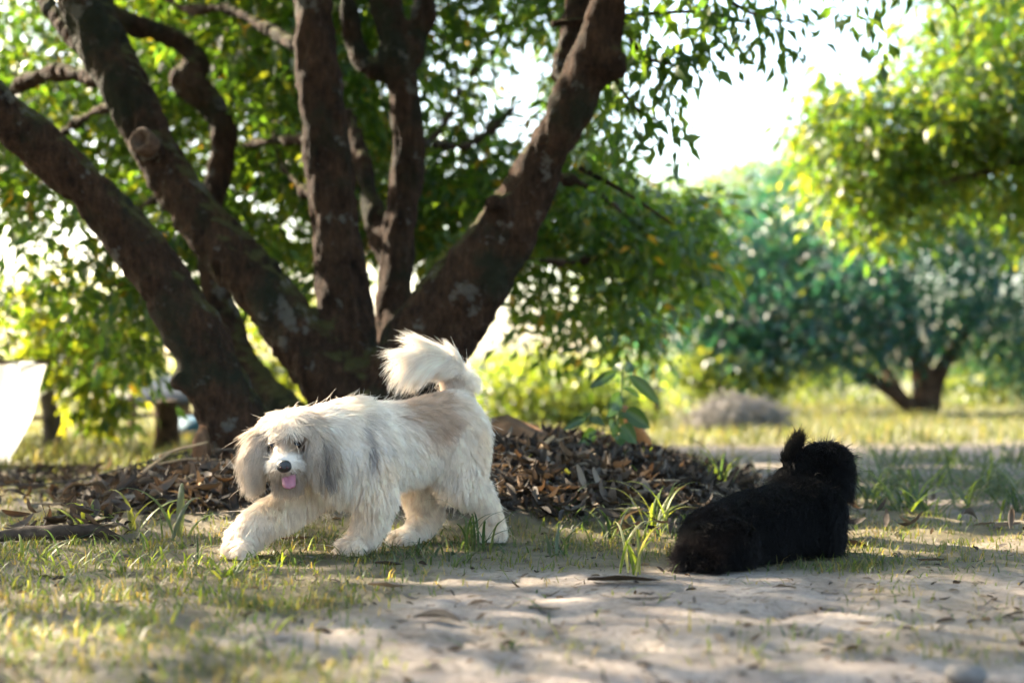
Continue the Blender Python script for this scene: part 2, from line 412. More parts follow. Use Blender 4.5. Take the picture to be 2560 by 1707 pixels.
# ------------------------------------------------------------------ the large many-stemmed tree
def limb(pts, n=None):
    """pts: (px, py, depth, width in px)"""
    w = np.array([P(a, b, d) for a, b, d, _ in pts]); r = np.array([0.5 * wd * d / F for _, _, d, wd in pts])
    return w, r
S = 2560 / 2352.0
def L2(*rows): return [(a * S, b * S, d, w * S) for a, b, d, w in rows]
LIMBS = {
 'trunk': [L2((870, 1075, 5.25, 330), (870, 980, 5.25, 270), (865, 900, 5.25, 220))],
 'leaning_limb': [L2((620, 1160, 4.95, 190), (570, 1030, 4.95, 158), (505, 900, 4.95, 140), (425, 725, 4.92, 128), (325, 575, 4.9, 118), (215, 452, 4.85, 112), (100, 345, 4.8, 106), (-10, 245, 4.75, 100), (-180, 90, 4.7, 90), (-420, -130, 4.6, 70))],
 'forked_limb': [L2((850, 960, 5.25, 210), (765, 880, 5.25, 170), (690, 785, 5.27, 135), (595, 655, 5.3, 122), (480, 530, 5.35, 112), (395, 415, 5.4, 108), (340, 310, 5.42, 110), (288, 200, 5.45, 116), (235, 100, 5.5, 112), (185, 0, 5.5, 104), (120, -140, 5.5, 85), (40, -330, 5.5, 60))],
 'upright_limb': [L2((840, 960, 5.3, 200), (800, 850, 5.32, 150), (792, 700, 5.35, 124), (778, 560, 5.38, 114), (762, 420, 5.4, 106), (745, 280, 5.4, 104), (727, 140, 5.4, 102), (712, 0, 5.4, 98), (700, -140, 5.4, 85), (660, -330, 5.4, 60))],
 'slender_limb': [L2((930, 850, 5.5, 110), (905, 730, 5.6, 84), (912, 600, 5.65, 82), (922, 480, 5.7, 76), (936, 350, 5.7, 76), (926, 220, 5.7, 74), (912, 130, 5.7, 80), (890, 30, 5.7, 70), (868, -90, 5.7, 60), (840, -260, 5.7, 45)),
                  L2((918, 190, 5.7, 55), (955, 100, 5.72, 52), (978, 0, 5.75, 48), (990, -120, 5.8, 40)),
                  L2((905, 160, 5.7, 46), (850, 158, 5.72, 46), (818, 110, 5.72, 44), (800, 10, 5.75, 42), (785, -120, 5.8, 36)),
                  L2((905, 640, 5.65, 56), (872, 540, 5.75, 52), (845, 440, 5.85, 48), (828, 360, 5.95, 40), (800, 250, 6.1, 30))],
 'mossy_limb': [L2((880, 960, 5.22, 200), (950, 800, 5.2, 146), (1050, 665, 5.15, 128), (1145, 535, 5.12, 112), (1212, 430, 5.1, 104), (1275, 310, 5.05, 100), (1330, 200, 5.02, 98), (1375, 90, 5.0, 88), (1405, -20, 5.0, 80), (1440, -180, 5.0, 70)),
                L2((985, 900, 5.15, 110), (1062, 770, 5.14, 82), (1145, 645, 5.12, 68), (1225, 510, 5.1, 54), (1270, 400, 5.1, 44)),
                L2((1345, 190, 5.02, 60), (1395, 150, 4.98, 74), (1428, 138, 4.96, 62)),
                L2((1285, 190, 5.1, 50), (1300, 110, 5.15, 56), (1325, 20, 5.2, 56), (1345, -110, 5.3, 46)),
                L2((940, 740, 5.2, 60), (985, 660, 5.18, 48), (1035, 600, 5.18, 42), (1085, 560, 5.15, 40)),
                L2((1180, 500, 5.1, 70), (1145, 470, 5.02, 52), (1128, 466, 4.98, 40))],
 'branch_stub': [L2((500, 940, 4.93, 60), (445, 895, 4.9, 54), (396, 862, 4.88, 44))],
 'sawn_stub': [L2((360, 345, 5.4, 70), (338, 330, 5.3, 62), (322, 322, 5.24, 58))],
 'twisted_limb': [L2((700, 1000, 6.1, 110), (560, 850, 6.4, 84), (520, 740, 6.5, 72), (490, 640, 6.55, 62), (478, 540, 6.6, 56), (492, 440, 6.6, 58), (510, 350, 6.6, 62), (508, 280, 6.6, 60), (470, 225, 6.6, 66), (425, 185, 6.6, 74), (455, 150, 6.65, 60), (425, 105, 6.65, 52), (360, 72, 6.65, 50), (290, 50, 6.6, 46), (200, -30, 6.6, 40), (120, -150, 6.6, 30))],
 'side_branch': [L2((270, 180, 5.5, 44), (200, 178, 5.7, 42), (130, 165, 5.9, 40), (60, 190, 6.1, 36), (0, 225, 6.3, 32), (-120, 240, 6.6, 25)),
                 L2((190, 110, 5.6, 40), (130, 40, 5.8, 38), (60, -40, 6.0, 34)),
                 L2((690, 110, 5.45, 30), (620, 70, 5.9, 28), (520, 20, 6.3, 26), (420, 20, 6.6, 22), (350, -40, 6.9, 18)),
                 L2((730, 320, 5.6, 22), (640, 322, 6.3, 20), (560, 335, 7.0, 16)),
                 L2((415, 440, 5.5, 30), (330, 470, 6.0, 22), (260, 560, 6.6, 16), (230, 660, 7.0, 10)), L2((1120, 560, 5.2, 26), (1200, 590, 5.8, 20), (1330, 600, 6.6, 15), (1450, 560, 7.2, 9)), L2((1240, 400, 5.15, 30), (1330, 420, 5.7, 22), (1420, 480, 6.4, 15), (1500, 560, 7.0, 8)),
                 L2((760, 470, 5.5, 26), (690, 430, 6.0, 20), (640, 360, 6.5, 15), (620, 260, 6.9, 9)), L2((935, 350, 5.75, 24), (1010, 300, 6.2, 18), (1060, 200, 6.6, 13), (1130, 120, 7.0, 8)), L2((300, 240, 5.5, 30), (210, 260, 6.2, 22), (120, 330, 7.0, 15), (60, 420, 7.6, 9)),
                 L2((1000, 330, 5.8, 24), (1080, 330, 6.4, 22), (1180, 250, 7.2, 18))],
}
def build_main_tree():
    root = thing('fruit_tree', 'large dark brown fruit tree with many spreading limbs behind the white dog', 'tree', (-0.62, 5.25, 0.2))
    parts, cents, rads, ids = [], [], [], []
    names = list(LIMBS)
    for k, nm in enumerate(names):
        for path in LIMBS[nm]:
            w, r = limb(path)
            n = max(12, int(np.sum(np.linalg.norm(np.diff(w, axis=0), axis=1)) / 0.05))
            parts.append(tube(w, r, n, 14))
            c = catmull(np.column_stack([w, r]), n * 2)
            cents.append(c[:, :3]); rads.append(c[:, 3]); ids.append(np.full(len(c), k))
    V, N, Q = remesh(parts, 0.017, 5)
    cents = np.vstack(cents); rads = np.concatenate(rads); ids = np.concatenate(ids)
    # which limb each vertex belongs to
    lab = np.empty(len(V), int)
    for a in range(0, len(V), 4000):
        d = np.linalg.norm(V[a:a + 4000, None] - cents[None], axis=2) - rads[None]
        lab[a:a + 4000] = ids[np.argmin(d, 1)]
    rdg = 1 - np.abs(2 * fbm(V * np.array([20, 20, 6]), 95, 3) - 1)
    V = V + N * ((fbm(V * np.array([9, 9, 5]), 91, 3) - 0.5) * 0.045 + (rdg - 0.8) * 0.035)[:, None]
    flab = lab[Q[:, 0]]
    for k, nm in enumerate(names):
        q = Q[flab == k]
        if not len(q): continue
        u, inv = np.unique(q, return_inverse=True)
        obj(nm if nm in ('trunk', 'branch_stub', 'sawn_stub') else 'limb', V[u], inv.reshape(-1, 4), M_BARK, root)
    # pale sawn face of the stub, with a hollow
    c = P(322 * S, 322 * S, 5.205); ax = nrm(np.array([-0.35, -0.9, 0.25])); u = nrm(np.cross(ax, [0, 0, 1])); v = np.cross(ax, u)
    a = np.linspace(0, 2 * math.pi, 20, endpoint=False)[:, None]; ring = lambda r, o: c + ax * o + r * (np.cos(a) * u + np.sin(a) * v)
    VV = np.vstack([ring(0.046, -0.06), ring(0.05, 0.0), ring(0.042, 0.008), ring(0.028, 0.0), ring(0.02, -0.02), c[None] - ax * 0.03])
    q = [(k * 20 + j, k * 20 + (j + 1) % 20, (k + 1) * 20 + (j + 1) % 20, (k + 1) * 20 + j) for k in range(4) for j in range(20)]
    t = [(100, 80 + j, 80 + (j + 1) % 20) for j in range(20)]
    o = obj('sawn_face', VV, [np.array(q), np.array(t)], simple_mat('sawn_end', (.075, .048, .032), .9, .15, .5, 60, .6), root); o['label'] = 'pale hollow sawn face of a cut branch'
    return root
TREE_MAIN = build_main_tree()

def main_crown():
    r = np.random.default_rng(21)
    sets = []
    # back of the crown, seen between and behind the limbs
    n = 60000
    px = r.uniform(-700, 1800, n); py = r.uniform(-500, 960, n); d = r.uniform(6.6, 10.5, n)
    low = np.interp(px, [-700, 0, 120, 300, 420, 620, 760, 900, 1100, 1250, 1330, 1500, 1640, 1720, 1800], [900, 890, 950, 1010, 840, 800, 760, 700, 660, 790, 860, 870, 840, 760, 700])
    top = np.interp(px, [-700, 1500, 1520, 1560, 1800], [-600, -600, 380, 470, 520])
    den = np.interp(px, [-700, 0, 250, 350, 900, 1050, 1450, 1800], [0.5, 0.6, 0.8, 1.0, 0.95, 0.62, 0.62, 0.9])
    den = np.where((px < 420) & (py > 480), den * 0.85, den)
    den = np.where((px > 1000) & (px < 1450) & (py < 420), den * 0.55, den)
    den = np.where((px > 1000) & (py > 430) & (py < 660), np.maximum(den, 1.0), den)
    den = np.where((px > 1240) & (px < 1560) & (py > 640), den * 0.85, den)
    w = np.stack([P(a, b, c) for a, b, c in zip(px, py, d)])
    nz = fbm(w * 1.1, 55, 3)
    lowj = low + (vnoise(np.stack([px / 60, d * 3, 0 * px], -1), 12) - 0.5) * 120
    hole = ((px - 1290) / 75) ** 2 + ((py - 240) / 110) ** 2 < 1
    ok = (py < lowj) & (py > top) & (r.uniform(size=n) < den * sstep(0.38, 0.54, nz + 0.08 * (den - 0.6)) * np.where((px < 900) & (py < 500), .34, .27)) & ~hole
    sets.append(spray(w[ok], 14, 0.105, 0.098, GREEN, GREEN_W, r))
    # the roof of the crown, above the frame and out to the left: this is what shades the dogs
    n = 6600
    c = np.stack([r.uniform(-8.2, 3.2, n), r.uniform(1.6, 10, n), np.zeros(n)], -1)
    dome = 4.3 - 0.05 * ((c[:, 0] + 2.3) ** 2) - 0.06 * (c[:, 1] - 5.6) ** 2
    c[:, 2] = dome - r.uniform(0, 1.5, n) ** 1.2
    x_, y_, z_ = proj(c)
    gap = (x_ > 1440) & (x_ < W + 200) & (y_ > -60) & (y_ < H)
    c = c[~gap]; x_, y_, z_ = proj(c)
    vis = (x_ > -60) & (x_ < W + 60) & (y_ > -40) & (y_ < H) & (c[:, 1] < 6.6)
    c = c[~vis & (c[:, 2] > 1.7)]
    gy = (c - SUN * (c[:, 2:3] / SUN[2]))[:, 1]
    c = c[(fbm(c * 0.9, 57, 2) > 0.33) & (r.uniform(size=len(c)) < 1 - .85 * sstep(4.6, 5.8, gy))]
    sets.append(spray(c, 16, 0.17, 0.115, GREEN, GREEN_W, r))
    D = cat_data(*sets)
    D = keep(D, ~sunspot(D[0]))
    x_, y_, z_ = proj(D[0])
    bad = (x_ > -40) & (x_ < W + 40) & (y_ > -30) & (y_ < H) & (D[0][:, 1] < 6.2)
    D = keep(D, ~bad)
    # dark sprays hanging into the bright gap, on the near side of the crown at the right
    hang = []
    for a, b, dd, k, sp in [(1690, 40, 5.2, 5, .10), (1760, 70, 5.3, 5, .09), (1560, 60, 5.2, 5, .10), (1850, 30, 5.4, 4, .1), (1960, 40, 5.5, 5, .1), (2060, 15, 5.6, 4, .1), (1930, 85, 5.4, 3, .06),
                            (1620, 150, 5.3, 5, .09), (1700, 130, 5.3, 4, .08), (1760, 140, 5.3, 3, .06), (1590, 250, 5.4, 4, .08), (1660, 300, 5.4, 3, .07), (1560, 330, 5.5, 4, .08), (1700, 190, 5.3, 3, .06), (1490, 300, 5.5, 5, .1), (1520, 420, 5.6, 5, .1), (1480, 180, 5.5, 4, .1), (2150, 10, 5.6, 4, .1), (2300, -20, 5.6, 5, .12)]:
        hang.append(P(a, b, dd)[None] + r.normal(size=(k, 3)) * sp)
    hang = np.vstack(hang)
    D = cat_data(D, spray(hang, 10, 0.07, 0.085, GREEN[:3], GREEN_W[:3], r, 0.9))
    crown(TREE_MAIN, D, M_LEAF)
    # thin twigs carrying the near sprays
    tw = []
    for pts in ([(1380, 60, 5.1), (1560, 40, 5.2), (1760, 30, 5.3), (1880, 60, 5.4)], [(1500, -60, 5.2), (1600, 130, 5.3), (1720, 170, 5.3)], [(1480, 100, 5.3), (1580, 260, 5.4), (1660, 310, 5.4)],
                [(1700, -120, 5.2), (1850, 20, 5.35), (1990, 60, 5.5)], [(1450, 420, 5.5), (1560, 480, 5.6), (1680, 560, 5.8)]):
        tw.append(tube([P(*q) for q in pts], np.linspace(0.012, 0.004, len(pts)), 10, 6))
    V, f = join(tw); obj('twig', V, f, M_BARK, TREE_MAIN)
    print('main crown leaves', len(D[0]))

# ------------------------------------------------------------------ dogs
def capsule_parts(prims):
    out = []
    for nm, a, ra, b, rb in prims:
        L = np.linalg.norm(b - a); n = max(2, int(L / (0.35 * min(ra, rb))) + 1)
        for t in np.linspace(0, 1, n): out.append(ball(a + (b - a) * t, ra + (rb - ra) * t, 12, 8))
    return out
def seg_label(pts, prims):
    best = np.full(len(pts), 1e9); lab = np.zeros(len(pts), int); tt = np.zeros(len(pts))
    for k, (nm, a, ra, b, rb) in enumerate(prims):
        ab = b - a; t = np.clip(((pts - a) @ ab) / max(ab @ ab, 1e-9), 0, 1)
        d = np.linalg.norm(pts - (a + t[:, None] * ab), axis=1) - (ra + (rb - ra) * t)
        m = d < best; best[m] = d[m]; lab[m] = k; tt[m] = t[m]
    return lab, tt
def push_out(pts, prims, gap):
    pts = pts.copy()
    for nm, a, ra, b, rb in prims:
        ab = b - a; t = np.clip(((pts - a) @ ab) / max(ab @ ab, 1e-9), 0, 1); v = pts - (a + t[:, None] * ab)
        l = np.maximum(np.linalg.norm(v, axis=1), 1e-6); rr = ra + (rb - ra) * t + gap; m = l < rr
        pts[m] += v[m] / l[m][:, None] * (rr[m] - l[m])[:, None] * .8
    return pts
def grow_fur(name, parent, V, N, Q, prims, field, count, guides, seed, mat, K=7, rad=0.00045, clump=0.7, flyaway=0.06):
    r = np.random.default_rng(seed)
    tri = np.vstack([Q[:, [0, 1, 2]], Q[:, [0, 2, 3]]])
    A = np.linalg.norm(np.cross(V[tri[:, 1]] - V[tri[:, 0]], V[tri[:, 2]] - V[tri[:, 0]]), axis=1); A /= A.sum()
    def roots(n):
        k = r.choice(len(tri), n, p=A); u = np.sqrt(r.uniform(size=n)); v = r.uniform(size=n)
        w = np.stack([1 - u, u * (1 - v), u * v], -1)[:, :, None]
        return (V[tri[k]] * w).sum(1), nrm((N[tri[k]] * w).sum(1))
    def strands(p, n, jit, guide=False):
        lab, t = seg_label(p, prims)
        f = field(p, n, lab, t, r)
        L = f['len'] * r.uniform(1 - 0.3 * jit, 1 + 0.25 * jit, len(p)); step = (L / (K - 1))[:, None]
        pts = [p - n * 0.004]; cur = pts[0].copy()
        fl = f['flow'] + r.normal(size=p.shape) * 0.22 * jit; fl = nrm(fl - n * np.minimum((fl * n).sum(1), 0)[:, None] * .95)
        gr = f['grav'] * (1 - .92 * np.clip(n[:, 2] * 1.3, 0, 1)); side = nrm(np.cross(fl, n) + 1e-4)
        ph = r.uniform(0, 6.28, len(p)); fq = r.uniform(0.7, 1.5, len(p))
        for k in range(1, K):
            s = k / (K - 1)
            d = nrm(n * (f['lift'] * (1 - s) ** 1.3)[:, None] + fl + np.array([0, 0, -1.0]) * (gr * s)[:, None]
                    + side * (f['wave'] * np.sin(ph + fq * s * 7))[:, None])
            cur = cur + d * step
            if guide: cur = push_out(cur, prims, .004 + .012 * s)
            pts.append(cur)
        return np.stack(pts, 1), f
    gp, gn = roots(guides); G, gf = strands(gp, gn, 1.0, True)
    kd = kdtree.KDTree(guides)
    for i, c in enumerate(gp): kd.insert(c, i)
    kd.balance()
    p, n = roots(count); Sx, f = strands(p, n, 0.6)
    gi = np.array([kd.find(c)[1] for c in p])
    # hair follows its lock: same bend as the guide, drawn together towards the tip
    ok = np.linalg.norm(gp[gi] - p, axis=1) < 0.03
    gd = G[gi] - G[gi][:, :1]; gl = np.linalg.norm(gd[:, -1], axis=1); sl_ = np.maximum(np.linalg.norm(Sx[:, -1] - Sx[:, 0], axis=1), 1e-4)
    ratio = np.clip(sl_ / np.maximum(gl, 1e-4), 0.4, 1.6)[:, None, None]
    s = np.linspace(0, 1, K)[None, :, None]
    pull = clump * f.get('clump', np.ones(len(p)))[:, None, None] * s ** 0.8 * np.where(ok, 1, 0)[:, None, None] * r.uniform(0.45, 1, (len(p), 1, 1))
    tgt = G[gi][:, :1] * (s * 0.85) + Sx[:, :1] * (1 - s * 0.85) + gd * ratio
    Sx = Sx * (1 - pull) + tgt * pull
    fly = r.uniform(size=len(p)) < flyaway
    Sx[fly] += (r.normal(size=(fly.sum(), 1, 3)) * 0.016 * s ** 1.5)
    Sx[:, :, 2] = np.maximum(Sx[:, :, 2], 0.003)
    cu = bpy.data.hair_curves.new(name); cu.add_curves([K] * count)
    off = np.array(parent.location)
    cu.attributes['position'].data.foreach_set('vector', (Sx - off).astype(np.float32).ravel())
    a = cu.attributes.get('radius') or cu.attributes.new('radius', 'FLOAT', 'POINT')
    rr = rad * (1 - 0.75 * np.linspace(0, 1, K) ** 2)[None] * r.uniform(0.7, 1.3, (count, 1))
    a.data.foreach_set('value', rr.astype(np.float32).ravel())
    lockshade = r.uniform(0.82, 1.1, guides)[gi] * r.uniform(0.88, 1.08, count)
    col = np.ones((count, 4), np.float32); col[:, :3] = np.clip(f['col'] * lockshade[:, None], 0, 0.95)
    t = cu.attributes.new('tint', 'FLOAT_COLOR', 'CURVE'); t.data.foreach_set('color', col.ravel())
    cu.materials.append(mat)
    o = link(name, cu, parent); tag(o, None, None, None, 'stuff')
    return o
def blob(p, c, r):
    return np.exp(-(((p - c) / np.asarray(r)) ** 2).sum(1))

M_FUR = fur_mat('white_fur', 0.40, 0.45, 0.25)
M_FURB = fur_mat('black_fur', 0.1, 0.5, 0.11)
M_SKINB = simple_mat('black_skin', (0.003, 0.0026, 0.0025), 0.9, 0.05, 0.2, 20)
M_NOSE = simple_mat('nose_leather', (0.012, 0.011, 0.012), 0.32, 0.5, 0.2, 120, 0.4)
M_EYE = simple_mat('dark_eye', (0.010, 0.006, 0.004), 0.22, 0.3, 0.1, 5, 0.0)
M_TONGUE = simple_mat('pink_tongue', (0.26, 0.10, 0.125), 0.45, 0.35, 0.15, 60, 0.3)
M_MOUTH = simple_mat('dark_mouth', (0.05, 0.02, 0.02), 0.6, 0.3, 0.1, 20)

def C(x, y, d): return P(520 + x / 2.6137, 820 + y / 2.6137, d)
def gz(p, z): p = p.copy(); p[2] = z; return p
def build_white_dog():
    q = []
    def ad(nm, a, ra, b, rb): q.append((nm, np.asarray(a), ra, np.asarray(b), rb))
    chest, mid, hip = C(990, 755, 3.50), C(1270, 720, 3.60), C(1560, 655, 3.71)
    ad('torso', chest, .098, mid, .086); ad('torso', mid, .086, hip, .090)
    ad('chest', C(880, 850, 3.44), .080, chest, .09)
    head = C(530, 725, 3.37)
    ad('neck', C(930, 700, 3.47), .085, C(680, 715, 3.41), .066)
    ad('head', head, .066, C(560, 715, 3.365), .066)
    nose = C(496, 890, 3.245)
    ad('muzzle', C(510, 820, 3.315), .042, C(500, 882, 3.272), .029)
    ad('jaw', C(530, 890, 3.33), .032, C(520, 960, 3.295), .018)
    ad('ear_r', C(375, 705, 3.35), .026, C(318, 810, 3.335), .026); ad('ear_r', C(318, 810, 3.335), .026, C(310, 900, 3.335), .017)
    ad('ear_l', C(670, 695, 3.345), .028, C(730, 800, 3.325), .028); ad('ear_l', C(730, 800, 3.325), .028, C(755, 880, 3.325), .018)
    # front leg stretched forward (far side), then the near one standing
    a, b, c, d = C(760, 920, 3.47), C(600, 1120, 3.46), C(330, 1270, 3.42), gz(C(220, 1400, 3.39), .045)
    ad('leg', a, .050, b, .040); ad('leg', b, .040, c, .038); ad('leg', c, .038, d, .033)
    ad('paw', gz(d, .03), .026, gz(C(165, 1430, 3.37), .022), .022); ad('paw', gz(d, .03), .026, gz(C(230, 1440, 3.345), .022), .022)
    a, b, c, d = C(1020, 880, 3.43), C(1090, 1090, 3.44), C(1060, 1280, 3.46), gz(C(1010, 1390, 3.46), .045)
    ad('leg', a, .058, b, .044); ad('leg', b, .044, c, .034); ad('leg', c, .034, d, .030)
    ad('paw', gz(d, .028), .026, gz(C(900, 1420, 3.44), .020), .020); ad('paw', gz(d, .028), .026, gz(C(960, 1440, 3.41), .020), .020)
    # hind legs: far one under the belly, near one trailing
    a, b, c, d = C(1480, 780, 3.76), C(1400, 1030, 3.74), C(1430, 1220, 3.74), gz(C(1370, 1360, 3.69), .04)
    ad('leg', a, .07, b, .05); ad('leg', b, .05, c, .034); ad('leg', c, .034, d, .028)
    ad('paw', gz(d, .026), .025, gz(C(1230, 1390, 3.63), .019), .019); ad('paw', gz(d, .026), .025, gz(C(1290, 1400, 3.61), .019), .019)
    a, b, c, d = C(1610, 740, 3.69), C(1640, 950, 3.66), C(1800, 1120, 3.71), gz(C(1860, 1290, 3.75), .045)
    ad('leg', a, .082, b, .058); ad('leg', b, .058, c, .031); ad('leg', c, .031, d, .026)
    ad('paw', gz(d, .026), .026, gz(C(1830, 1340, 3.69), .020), .020); ad('paw', gz(d, .026), .026, gz(C(1900, 1330, 3.69), .020), .020)
    tl = [C(1600, 480, 3.76), C(1645, 350, 3.77), C(1600, 245, 3.76), C(1490, 195, 3.74), C(1370, 210, 3.72)]
    for i in range(4): ad('tail', tl[i], (.026, .025, .024, .020, .012)[i], tl[i + 1], (.026, .025, .024, .020, .012)[i + 1])
    root = thing('white_dog', 'shaggy cream white dog with tan patches walking across the grass, tongue out', 'dog', (float(chest[0]), float(chest[1]), 0.0))
    V, N, Q = remesh(capsule_parts(q), 0.008, 3)
    V[:, 2] = np.maximum(V[:, 2], 0.002)
    # face
    eyes = [C(422, 772, 3.302), C(574, 766, 3.302)]
    for e in eyes: VV, ff = ball(e, .0125); obj('eye', VV, ff, M_EYE, root)
    VV, ff = ball((0, 0, 0), (0.0175, 0.012, 0.0145), 18, 12); VV[:, 2] -= 0.25 * np.abs(VV[:, 0]) ** 1.2 * np.sign(0.004 - VV[:, 2]) * 0.5
    nz = obj('nose', VV + C(497, 902, 3.243), ff, M_NOSE, root)
    for sx in (-1, 1):
        VV, ff = ball(C(497 + sx * 20, 912, 3.232), (.0035, .003, .0028), 8, 6); obj('nostril', VV - 0, ff, M_MOUTH, nz)
    for o in nz.children:   # nostrils sit under the nose part, whose own origin is the dog's
        o.data.transform(Matrix.Translation(-Vector(root.location)))
    VV, ff = ball(C(518, 950, 3.272), (0.022, 0.010, 0.010), 14, 10); obj('mouth', VV, ff, M_MOUTH, root)
    # tongue: a curved strip, hollowed along the middle
    rows = 9; cols = 7; TV = []
    for i in range(rows):
        s = i / (rows - 1); cc = C(522 + 6 * s, 955 + 98 * s, 3.262 - 0.02 * math.sin(s * 1.6))
        wd = 0.0165 * (1 - 0.12 * s) * math.sqrt(max(0.02, 1 - max(0, (s - 0.72) / 0.29) ** 2))
        for j in range(cols):
            u = j / (cols - 1) * 2 - 1
            TV.append(cc + np.array([u * wd, 0.006 * (u * u < 0.05) - 0.004 * (1 - u * u) + 0.005 * abs(u), 0.0]))
    TV = np.array(TV); TV2 = TV + np.array([0, 0.006, 0])
    fq = [(i * cols + j, i * cols + j + 1, (i + 1) * cols + j + 1, (i + 1) * cols + j) for i in range(rows - 1) for j in range(cols - 1)]
    n0 = rows * cols; fb = [tuple(n0 + k for k in f[::-1]) for f in fq]
    edge = [j for j in range(cols)] + [i * cols + cols - 1 for i in range(1, rows)] + [(rows - 1) * cols + j for j in range(cols - 2, -1, -1)] + [i * cols for i in range(rows - 2, 0, -1)]
    fe = [(edge[k], edge[k] + n0, edge[(k + 1) % len(edge)] + n0, edge[(k + 1) % len(edge)]) for k in range(len(edge))]
    obj('tongue', np.vstack([TV, TV2]), np.array(fq + fb + fe), M_TONGUE, root)

    fwd = nrm(C(990, 770, 3.50) - C(1560, 660, 3.71)); names = [p[0] for p in q]
    face = nrm(nose - head); hc = C(520, 740, 3.33)
    WHITE = np.array([.94, .85, .74]); CREAM = np.array([.91, .75, .57]); TAN = np.array([.36, .215, .12]); GREY = np.array([.15, .13, .125]); EYEB = np.array([.085, .052, .034])
    rump_p = [C(1420, 480, 3.62), C(1440, 580, 3.60), C(1330, 520, 3.57)]; shoulder = [C(1010, 640, 3.43), C(1075, 790, 3.41)]
    def field(p, n, lab, t, r):
        m = len(p); nm = np.array(names)[lab]
        flow = np.tile(-fwd * 0.75 + np.array([0, 0, -0.75]), (m, 1)); L = np.full(m, .062); lift = np.full(m, .55); grav = np.full(m, .8); wave = np.full(m, .28); cl = np.ones(m)
        up = n[:, 2]
        tor = np.isin(nm, ['torso', 'chest'])
        L[tor] = .060 - .006 * sstep(0.1, -0.7, up[tor])
        L[tor & (up > .6)] = .048; lift[tor & (up > .3)] = .65
        flow[tor] += np.where(up[tor, None] < -0.3, np.array([0, 0, -0.9]), 0)
        nk = nm == 'neck'; L[nk] = .06; lift[nk] = .6
        ch = nm == 'chest'; flow[ch] = np.array([0, -.15, -1.0]) - fwd * .35; L[ch] = np.minimum(L[ch], .055)
        lg = nm == 'leg'; flow[lg] = np.array([0, 0, -1.0]) + n[lg] * .55; L[lg] = .040; lift[lg] = .8; wave[lg] = .35; grav[lg] = .6
        L[lg & (p[:, 2] < .13)] = .031; L[lg & (p[:, 2] < .07)] = .026; hk = lg & (p[:, 0] > C(1700, 1000, 3.7)[0]) & (p[:, 2] < .2); L[hk] = np.minimum(L[hk], .026)
        pw = nm == 'paw'; flow[pw] = nrm(np.array([0, -.3, -.5]) + fwd * .8 + n[pw] * .3); L[pw] = .022; lift[pw] = .8; wave[pw] = .25
        # ears and head
        for e, sx in (('ear_r', -1), ('ear_l', 1)):
            k = nm == e; flow[k] = np.array([.18 * sx, -.05, -1.0]); L[k] = .072; lift[k] = .5; wave[k] = .7; grav[k] = .7
        hd = nm == 'head'; dx = p[:, 0] - hc[0]
        flow[hd] = np.stack([np.clip(dx[hd] / .03, -1, 1) * .9, np.full(hd.sum(), .12), -.35 - .9 * np.abs(np.clip(dx[hd] / .06, -1, 1))], -1)
        L[hd] = .048; lift[hd] = .5; wave[hd] = .3
        mz = np.isin(nm, ['muzzle', 'jaw']); rel = p - nose
        flow[mz] = nrm(rel[mz]) * 1.0 + np.array([0, 0, -.35]); L[mz] = np.clip(.008 + .55 * np.linalg.norm(rel[mz], axis=1), .009, .045); lift[mz] = .7; wave[mz] = .15; cl[mz] = .5
        upz = (nm == 'muzzle') & (rel[:, 2] > .010) & (np.abs(rel[:, 0]) < .035); L[upz] = np.minimum(L[upz], .012)
        jw = nm == 'jaw'; flow[jw] = np.array([0, -.1, -1.]) + n[jw] * .3; L[jw] = .05; wave[jw] = .35
        tlm = nm == 'tail'
        if tlm.any():
            ax = np.array([nrm(q[k][3] - q[k][1]) for k in lab[tlm]])
            flow[tlm] = ax * 1.0 + np.array([-.35, 0, .12]); L[tlm] = .06; lift[tlm] = .5; grav[tlm] = 1.5; wave[tlm] = .15
            low = np.isin(lab, [k for k in range(len(names)) if names[k] == 'tail'][2:])
            L[low] = .105; grav[low] = 1.9; lift[low] = .45
        de = np.minimum(np.linalg.norm(p - eyes[0], axis=1), np.linalg.norm(p - eyes[1], axis=1))
        fr = (n @ face) > 0.2
        near = (de < .034) & np.isin(nm, ['head', 'muzzle'])
        L[near] = np.minimum(L[near], .004 + .22 * np.maximum(de[near] - .012, 0)); lift[near] *= .6
        mid = np.isin(nm, ['head']) & (np.abs(dx) < .022) & (p[:, 2] < eyes[0][2] + .012) & fr; L[mid] = np.minimum(L[mid], .014)
        # colour
        col = np.tile(WHITE, (m, 1)); mixw = lambda c, w: col * (1 - w[:, None]) + c * w[:, None]
        nz_ = fbm(p * 14, 77, 3)
        col = mixw(CREAM, np.clip(sstep(.45, .75, nz_) * .55 + .3 * (lg | pw), 0, 1))
        w = np.zeros(m)
        for c, rr in zip(rump_p, (.045, .04, .04)): w = np.maximum(w, blob(p, c, (.05, .10, rr)))
        col = mixw(TAN * 1.25, np.clip(w * 1.2 * (0.4 + nz_), 0, .7) * tor)
        w = np.zeros(m)
        for c in shoulder: w = np.maximum(w, blob(p, c, (.018, .06, .034)))
        st_ = sstep(.38, .62, vnoise(np.stack([p[:, 0] * 90 + p[:, 2] * 25, p[:, 1] * 30, p[:, 2] * 12], -1), 5))
        col = mixw(GREY * 1.9, np.clip(w * 1.1, 0, .75) * (.15 + .85 * st_) * (tor | nk | lg))
        el = np.isin(nm, ['ear_r', 'ear_l']); col[el] = col[el] * .45 + np.array([.45, .33, .22]) * .55
        col = mixw(GREY, np.clip(blob(p, C(790, 810, 3.33), (.026, .06, .055)) * 1.4, 0, .85) * (.25 + .75 * st_) * (nm == 'ear_l'))
        col = mixw(np.array([.48, .38, .29]), (hd & (np.abs(dx) > .02)) * .55)
